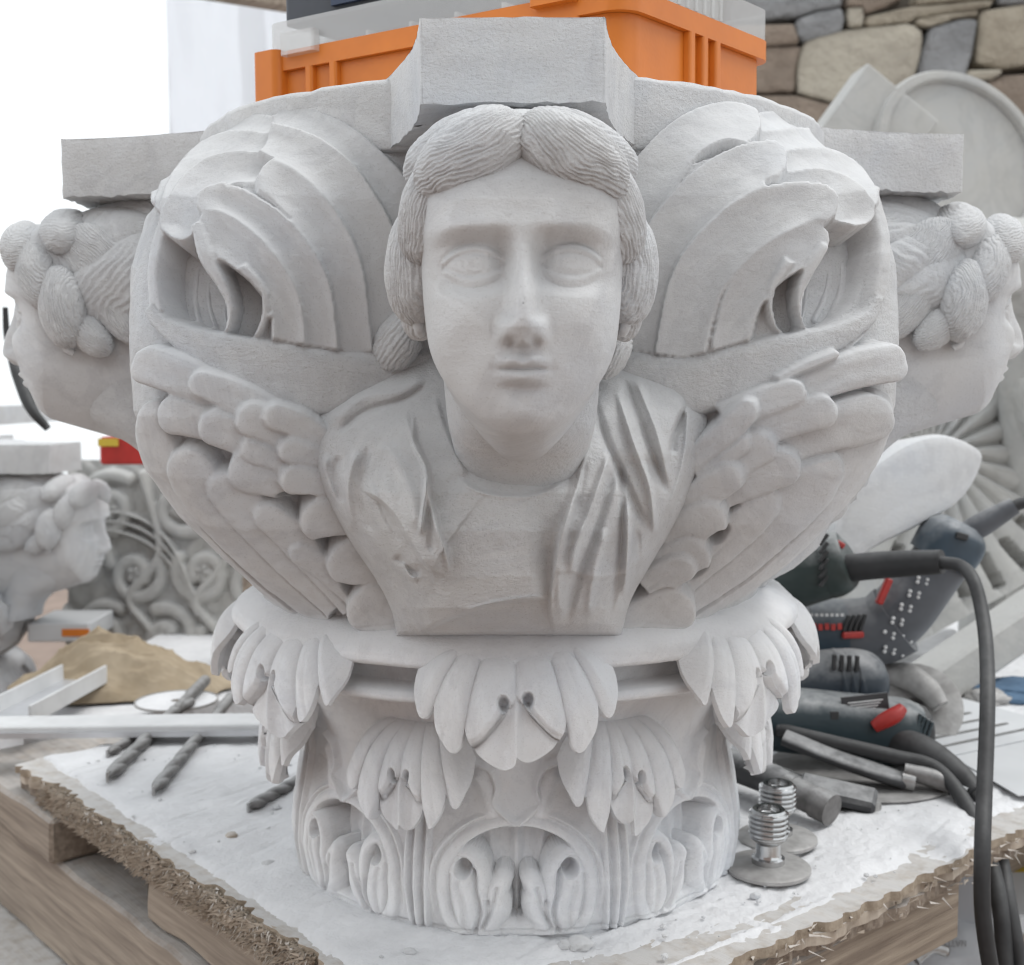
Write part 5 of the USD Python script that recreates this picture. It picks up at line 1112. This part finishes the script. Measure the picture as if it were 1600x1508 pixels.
def scrolls(X, Yg):
    P = np.c_[X.ravel(), Yg.ravel()]; h = -.012+.0045*np.abs(np.sin(P[:, 0]*95+3*np.sin(P[:, 1]*40)))*np.abs(np.sin(P[:, 1]*80+2*np.sin(P[:, 0]*55)))
    def add(pts, w, hh):
        nonlocal h
        d, _, _ = poly_dist(P, spline(pts, 60)); h = np.maximum(h, -.012+(hh+.012)*np.clip(1-(d/w)**2.5, 0, 1)**.6)
    for cx, cy, rr, s, a0 in ((.06, .07, .042, 1, 1), (.155, .065, .045, -1, 2), (.25, .07, .045, 1, 3), (.105, .155, .040, -1, .5), (.205, .16, .042, 1, 2.6), (.29, .15, .038, -1, 4), (.03, .17, .036, 1, 0), (.06, .25, .05, 1, 1), (.17, .255, .055, -1, 2), (.27, .25, .05, 1, 5)):
        t = np.linspace(0, 2.3*math.pi, 26); q = rr*(1-.33*t/math.pi*.9); q = np.clip(q, rr*.18, None); add(np.c_[cx+q*np.cos(a0+s*t), cy+q*np.sin(a0+s*t)], .0115, .004)
        dd = np.hypot(P[:, 0]-cx, P[:, 1]-cy); h = np.maximum(h, np.where(dd < rr*.36, .002*np.cos(np.arctan2(P[:, 1]-cy, P[:, 0]-cx)*5)+.003-.006*(dd/(rr*.36))**4, -.02))
    for x0 in (.0, .11, .21, .31): add([(x0, 0), (x0+.03, .06), (x0-.012, .12), (x0+.03, .19), (x0, .30)], .0085, .005)
    for k in range(3): add([(-.02, .205+.012*k), (.08, .215+.014*k), (.15, .18+.014*k), (.20, .10+.01*k)], .004, .006)
    return h.reshape(X.shape)
relief_slab('scroll_relief', 'low carved marble panel of interlaced scrolls behind the wing at left', 'carved panel', U(95, 1062, .86), (1, -.10, -.02), (0, .12, 1), .34, .32, .05, scrolls)
t, ux, uy, nn = relief_slab('scroll_relief', 'upper carved stone course resting above the scroll panel at left', 'carved panel', U(205, 752, .90), (1, -.10, 0), (0, .1, 1), .20, .12, .05, lambda x, y: .006*np.cos(x*190)*np.cos(y*150)-.006)
# fan panel leaning at right
def fan(X, Yg):
    cx, cy = .285, .190; r = np.hypot(X-cx, Yg-cy); a = np.arctan2(Yg-cy, X-cx); wv = a+.10*np.sin(r*14)
    pet = np.abs(np.cos(wv*11.)); h = .017*pet**.7*sstep(.012, .05, r)-.006
    outer = sstep(.300, .310, r+.010*np.cos(wv*19)); h = h*(1-outer)+outer*(.010*np.abs(np.cos(r*62))**.7-.010)
    hole = (np.cos(wv*11.)**2 < .30)*sstep(.125, .140, r)*(1-sstep(.172, .186, r)); h = np.where(hole > .5, -.028, h)
    h = h+.014*np.exp(-(r/.016)**2)
    edge = np.minimum(Yg, .02)/.02; return h*edge
relief_slab('fan_relief', 'marble panel carved with a radiating pierced fan, leaning behind the grinders at right', 'carved panel', U(1290, 1085, .50), (1, .40, .40), (-.33, .22, .9), .44, .38, .06, fan, .0019)
# other stones at right
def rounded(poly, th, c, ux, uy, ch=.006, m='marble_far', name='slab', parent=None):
    ux = np.asarray(ux, float)/np.linalg.norm(ux); uy = np.asarray(uy, float); uy = uy-ux*(uy@ux); uy /= np.linalg.norm(uy); nn = np.cross(ux, uy)
    P = sg.Polygon(poly); L = []
    for d, z in ((0, -th), (0, -ch), (ch*.3, -ch*.3), (ch, 0)):
        q = np.array(P.buffer(-d, join_style=1).exterior.coords)[:-1]; s = spline(np.c_[q, q[:, 0]*0], 160, True)[:, :2] if False else q
        t = np.r_[0, np.cumsum(np.linalg.norm(np.diff(np.vstack([q, q[:1]]), axis=0), axis=1))]; u = np.linspace(0, t[-1], 200, endpoint=False); qq = np.vstack([q, q[:1]])
        s = np.c_[np.interp(u, t, qq[:, 0]), np.interp(u, t, qq[:, 1])]
        if L: s = np.roll(s, -np.argmin(np.linalg.norm(s-L[0][0, :2], axis=1)), 0)
        L.append(np.c_[s, np.full(200, z)])
    V = np.vstack(L); F = grid_faces(4, 200, True); k = len(V); V = np.vstack([V, [V[600:, 0].mean(), V[600:, 1].mean(), 0], [V[:200, 0].mean(), V[:200, 1].mean(), -th]]); i = np.arange(200)
    F = np.vstack([F, np.c_[600+i, 600+(i+1) % 200, np.full(200, k)], np.c_[(i+1) % 200, i, np.full(200, k+1)]])
    if sg.Polygon(L[0][:, :2]).exterior.is_ccw is False: F = F[:, ::-1]
    return obj(name, (c+V[:, :1]*ux+V[:, 1:2]*uy+V[:, 2:]*nn, F), m, parent, 40)
w = np.linspace(0, 2*math.pi, 60, endpoint=False)
t = thing('round_slab', 'round marble slab with a raised rim, leaning behind the right head', 'marble slab')
c = U(1500, 250, .95); ux, uy = (1, .25, -.45), (.45, .28, 1.)
rounded(np.c_[.150*np.cos(w), .125*np.sin(w)], .05, c, ux, uy, .006, name='slab', parent=t)
uxn = np.array(ux)/np.linalg.norm(ux); uyn = np.array(uy)-uxn*(np.array(uy)@uxn); uyn /= np.linalg.norm(uyn); nnn = np.cross(uxn, uyn)
ring = []
for rr, z in ((.131, .001), (.134, .011), (.138, .013), (.147, .012), (.150, .006), (.150, -.004)): ring.append(c+np.outer(np.cos(w)*rr, uxn)+np.outer(np.sin(w)*rr*.84, uyn)+nnn*z)
obj('rim', (np.vstack(ring), grid_faces(6, 60, True)), 'marble_far', t, 40)
t = thing('marble_block', 'tilted pale marble block showing a corner beside the round slab', 'marble block')
rounded([(-.10, -.16), (.035, -.16), (.035, .035), (-.10, .035)], .06, U(1418, 196, .92), (1, .1, -.75), (.72, .1, .8), .004, name='block', parent=t)
t = thing('stone_fragment', 'smooth pale stone fragment with a rounded end, below the right head', 'stone fragment')
rounded(spline([(-.115, -.062), (-.085, -.01), (-.03, .025), (.02, .036), (.062, .022), (.068, .004), (.04, -.03), (-.01, -.05), (-.06, -.066), (-.10, -.085), (-.115, -.062)], 60)[:-1], .05, U(1448, 738, .28), (1, .3, .06), (0, .15, 1), .012, 'marble', name='slab', parent=t)
t = thing('stone_fragment', 'pale carved stone standing behind the nose of the right head', 'stone fragment')
s = trimesh.creation.icosphere(subdivisions=5); q = np.array(s.vertices); q = q*(1+.35*(fbm(q*2.0, 3, 6)-.5))[:, None]; obj('upper_lump', (q*[.06, .05, .055]+U(1592, 415, .55), s.faces), 'marble_far', t, True); obj('lower_lump', (q[:, [1, 0, 2]]*[.035, .05, .075]+U(1632, 610, .62), s.faces[:, ::-1]), 'marble_far', t, True)
obj('foot', box((.60, .62, -.0275), (.78, .76, .09), .01), 'marble_far', t); obj('shaft', loft([(np.array([.69, .69, .08]), .075, .065), (np.array([.68, .67, .22]), .060, .055), (np.array([.655, .63, .36]), .055, .05), (np.array([.625, .57, .45]), .045, .045)]), 'marble_far', t, 40)
t = thing('stone_bar', 'long squared stone bar leaning down to the bench at right', 'stone bar')
e0, e1 = U(1650, 935, .46), U(1400, 1105, .38); B = basis(e1-e0, [0, 0, 1.]); obj('bar', xf(box((-.022, -.022, 0), (.022, .022, np.linalg.norm(e1-e0)), .004), B, e0), 'marble_far', t)
# cloth, carton at left
def cloth(c, sx, sy, hh, seed, n=90, m=200):
    r, a = np.meshgrid(np.linspace(0, 1, n), np.linspace(0, 2*math.pi, m, endpoint=False), indexing='ij'); ed = 1+.35*(fbm(np.stack([np.cos(a)*1.5+seed, np.sin(a)*1.5, 0*a], -1), 3, seed)-.5)*2*r
    X, Yg = r*np.cos(a)*ed, r*np.sin(a)*ed; P = np.stack([X*2.2, Yg*2.2, 0*X], -1); q = P+.5*np.stack([fbm(P*1.3, 3, 7), fbm(P*1.3+9, 3, 8), 0*X], -1)
    rid = (1-np.abs(noise(q*1.3+seed, seed)-.5)*2)**1.5*.42+(1-np.abs(noise(q*[.9, 2.6, 1]+seed, seed+3)-.5)*2)**1.6*.34+(1-np.abs(noise(q*6.5, seed+5)-.5)*2)**2*.07
    base = np.exp(-((X+.30)/.45)**2-((Yg-.1)/.6)**2)*1.0+np.exp(-((X-.42)/.5)**2-((Yg+.1)/.5)**2)*.62
    z = hh*(base*.75+rid*.55)*np.clip(1-r**2.5, 0, 1)**.6+.004
    V = np.stack([X*sx, Yg*sy, z], -1)+c; return V.reshape(-1, 3), grid_faces(n, m, True)[:, ::-1]
tag(obj('cloth', cloth(UZ(185, 1090, -.018)+[0, .03, 0], .13, .075, .060, 4), 'cloth', None, True), 'crumpled beige cloth lying in front of the carved panel at left', 'cloth')
t = thing('carton', 'white carton with an orange stripe beneath the far left capital', 'carton', U(108, 985, .78)); obj('carton', box((-.05, -.02, -.012), (.035, .08, .014), .002), 'paper', t); obj('stripe', box((-.002, -.0215, -.004), (.0352, -.0203, .006)), 'orange_plastic', t)
t = thing('packet', 'red and yellow packet behind the chin of the left head', 'packet', U(185, 690, .70)); obj('packet', box((-.025, 0, -.03), (.06, .05, .006), .003), 'red_plastic', t); obj('band', box((-.026, -.0015, -.006), (.0, .0, .004)), 'yellow', t)
t = thing('timber_post', 'reddish brown timber seen through the gap left of the rim', 'timber'); obj('post', box(U(380, 1010, .62)-[0, 0, .1], U(470, 890, .66)+[0, .04, 0], .004), 'wood_side', t)
t = thing('black_strap', 'black strap hanging behind the chin of the left head', 'strap'); obj('strap', tube([U(8, 480, .5), U(12, 530, .5), U(30, 590, .48), U(50, 640, .46), U(75, 670, .46)], [.003, .004, .007, .007, .004], 10, 30), 'rubber', t, True)
# plastic sheet and timber of the shelter at left
X, Zg = np.meshgrid(np.linspace(0, 1, 90), np.linspace(0, 1, 60)); o = U(262, 330, 2.2); wv = .015*np.sin(X*13+Zg*2)*np.minimum(1, X*6)+.006*np.sin(X*31+1)+.05*fbm(np.stack([X*4, Zg*3, 0*X], -1), 3, 2)
V = np.stack([o[0]+X*.55, o[1]+wv+X*.15, o[2]-.9+Zg*1.75], -1)
t = thing('hanging_sheet', 'pale hanging plastic sheet beside the bright opening at upper left', 'plastic sheet'); obj('sheet', (V.reshape(-1, 3), grid_faces(60, 90)), 'sheet', t, True); obj('hem_pole', tube([V[-1, 0]+[0, 0, .01], V[-1, -1]+[0, 0, .01]], .012, 10, 10), 'wood_side', t, True)
t = thing('roof_batten', 'brown roof batten crossing above the plastic sheet', 'timber'); e0, e1 = U(370, -4, 1.4), U(470, 12, 1.45); B = basis(e1-e0, [0, 0, 1.]); obj('batten', xf(box((-.008, -.02, -.3), (.010, .02, np.linalg.norm(e1-e0)+.2), .002), B, e0), 'wood_side', t)
tag(obj('white_block', box(U(-60, 668, 1.25), U(62, 632, 1.6)+[0, .2, 0], .006), 'marble', None, 30), 'white squared stone behind the chin of the left head at the left edge', 'marble block')

# added wall behind the camera: cuts the front sky, bounces warm light from left
mat('bounce_plaster', (.42, .335, .30), .9, (.34, .27, .24), 3., .3, 60.)
t = thing('added_wall', 'unseen reddish wall added behind the camera to cut front light', 'wall')
obj('wall', box((-4.5, -2.9, -.80), (.9, -2.6, 1.45), .01), 'bounce_plaster', t); obj('coping', box((-4.55, -2.95, 1.452), (.95, -2.55, 1.52), .01), 'wood_side', t)

# ---- rubble stone wall at upper right: every stone a part
YW = 1.75
wall = thing('stone_wall', 'rubble stone wall of buff and grey stones behind the capital at upper right', 'stone wall')
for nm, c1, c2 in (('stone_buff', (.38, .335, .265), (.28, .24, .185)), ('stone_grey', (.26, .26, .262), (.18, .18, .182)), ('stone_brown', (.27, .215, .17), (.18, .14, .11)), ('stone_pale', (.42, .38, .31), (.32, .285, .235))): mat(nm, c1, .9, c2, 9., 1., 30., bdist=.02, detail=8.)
mat('mortar', (.17, .15, .125), .95, (.10, .085, .07), 20., .8, 60., bdist=.01)
obj('mortar', box((.30, YW+.05, -.8), (2.6, YW+.40, 1.6)), 'mortar', wall)
def stone(px, m, seed, proud=.0):
    z = np.array(px, float); q = np.c_[1200+z[:, 0]/3.77, z[:, 1]/3.77]; W = Us(q, YW); P = sg.Polygon(W[:, [0, 2]]).buffer(0)
    add_stone(P, m, seed, proud)
def add_stone(P, m, seed, proud=.0):
    P = P.buffer(.001).buffer(-.006).buffer(.006)
    if P.is_empty or P.area < 2e-4: return
    if P.geom_type != 'Polygon': P = max(P.geoms, key=lambda g: g.area)
    s = min(.016, .16*math.sqrt(P.area)); L = []; n = 40
    for d, y in ((0, .09), (0, .012), (s*.22, .004), (s*.6, .0), (s*1.6, -.003)):
        R = P.buffer(-d); R = max(R.geoms, key=lambda g: g.area) if R.geom_type != 'Polygon' else R
        if R.is_empty: break
        c = R.exterior; L.append(np.array([[*c.interpolate(t, True).coords[0]] for t in np.linspace(0, 1, n, endpoint=False)]))
        if len(L) > 1: L[-1] = np.roll(L[-1], -np.argmin(np.linalg.norm(L[-1]-L[0][0][[0, 2]], axis=1)), 0)
        L[-1] = np.c_[L[-1][:, 0], np.full(n, YW+y-proud), L[-1][:, 1]]
    V = np.vstack(L); k = len(V); F = grid_faces(len(L), n, True); V = np.vstack([V, V[-n:].mean(0)]); i = np.arange(n); F = np.vstack([F, np.c_[k-n+i, k-n+(i+1) % n, np.full(n, k)]])
    V = V+(fbm(V*9+seed, 4, seed)-.5)[:, None]*[.012, .045, .012]
    tm = trimesh.Trimesh(V, F, process=False)
    obj('stone', (V, F if tm.face_normals[-5:, 1].mean() < 0 else F[:, ::-1]), m, wall, 50)
ST = [([(240, 215), (480, 165), (850, 130), (925, 190), (900, 350), (850, 510), (600, 580), (400, 600), (165, 540), (175, 400), (190, 290)], 'stone_pale'),
      ([(960, 160), (1130, 110), (1240, 105), (1210, 300), (1165, 460), (960, 525), (885, 490), (905, 330)], 'stone_grey'), ([(1265, 60), (1540, 15), (1560, 380), (1370, 400), (1225, 370), (1245, 180)], 'stone_buff'),
      ([(880, 110), (1240, 50), (1255, 95), (1100, 105), (960, 150), (880, 140)], 'stone_buff'), ([(580, 90), (860, 30), (1350, -5), (1350, 20), (1240, 45), (870, 105), (850, 125), (600, 150), (570, 120)], 'stone_buff'),
      ([(475, 40), (560, 40), (570, 90), (560, 150), (480, 155), (465, 100)], 'stone_pale'), ([(180, 110), (300, 60), (440, 40), (455, 110), (440, 180), (220, 240), (170, 200)], 'stone_grey'),
      ([(-220, -60), (450, -60), (440, 30), (300, 50), (180, 95), (-220, 130)], 'stone_grey'), ([(470, -70), (860, -60), (700, 30), (580, 70), (560, 30), (470, 30)], 'stone_brown'), ([(880, -120), (1360, -110), (1350, -12), (880, 18)], 'stone_buff'), ([(1370, -120), (1700, -110), (1690, 5), (1370, 20)], 'stone_grey'),
      ([(1180, 410), (1370, 405), (1390, 420), (1330, 460), (1175, 468)], 'stone_pale'), ([(1400, 440), (1560, 430), (1560, 700), (1400, 660), (1290, 480)], 'stone_brown'), ([(620, 575), (830, 540), (850, 560), (620, 600)], 'stone_pale'),
      ([(410, 612), (560, 605), (570, 800), (420, 800)], 'stone_brown'), ([(590, 612), (860, 565), (870, 800), (590, 800)], 'stone_buff'), ([(890, 560), (1100, 490), (1270, 480), (1390, 680), (1380, 800), (890, 800)], 'stone_pale'),
      ([(20, 270), (205, 262), (170, 400), (160, 540), (0, 545), (-200, 540), (-200, 280)], 'stone_brown'), ([(-200, 140), (160, 135), (195, 245), (20, 258), (-200, 265)], 'stone_brown'), ([(-200, 560), (160, 556), (400, 615), (400, 800), (-200, 800)], 'stone_brown')]  # all but the lowest stand for a dark recess, its shade given as brown stone
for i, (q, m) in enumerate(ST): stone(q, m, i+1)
rs = np.random.default_rng(3); lo = U(1200, 216, YW)[2]
xr = U(1622, 100, YW)[0]
z = lo-.01; row = 0
while z > -.75:
    hgt = rs.uniform(.10, .20); x = .32-.05*(row % 2)
    while x < 2.2:
        wd = rs.uniform(.14, .42); j = lambda: rs.uniform(-.012, .012)
        add_stone(sg.Polygon([(x+j(), z-hgt+j()), (x+wd*.5, z-hgt+j()), (x+wd+j(), z-hgt+j()), (x+wd+j(), z+j()), (x+wd*.5, z+j()), (x+j(), z+j())]), ['stone_buff', 'stone_grey', 'stone_pale', 'stone_brown'][rs.integers(4)], 40+row*20+int(x*9)); x += wd+.016
    z -= hgt+.014; row += 1
z = U(1500, 190, YW)[2]; 
while z < 1.45:
    hgt = rs.uniform(.10, .20); x = xr-.01
    while x < 2.2:
        wd = rs.uniform(.14, .42); j = lambda: rs.uniform(-.012, .012)
        add_stone(sg.Polygon([(x+.004, z+j()), (x+wd+j(), z+j()), (x+wd+j(), z+hgt+j()), (x+.004, z+hgt+j())]), ['stone_buff', 'stone_grey', 'stone_pale', 'stone_brown'][rs.integers(4)], 300+int(z*70)+int(x*9)); x += wd+.016
    z += hgt+.014
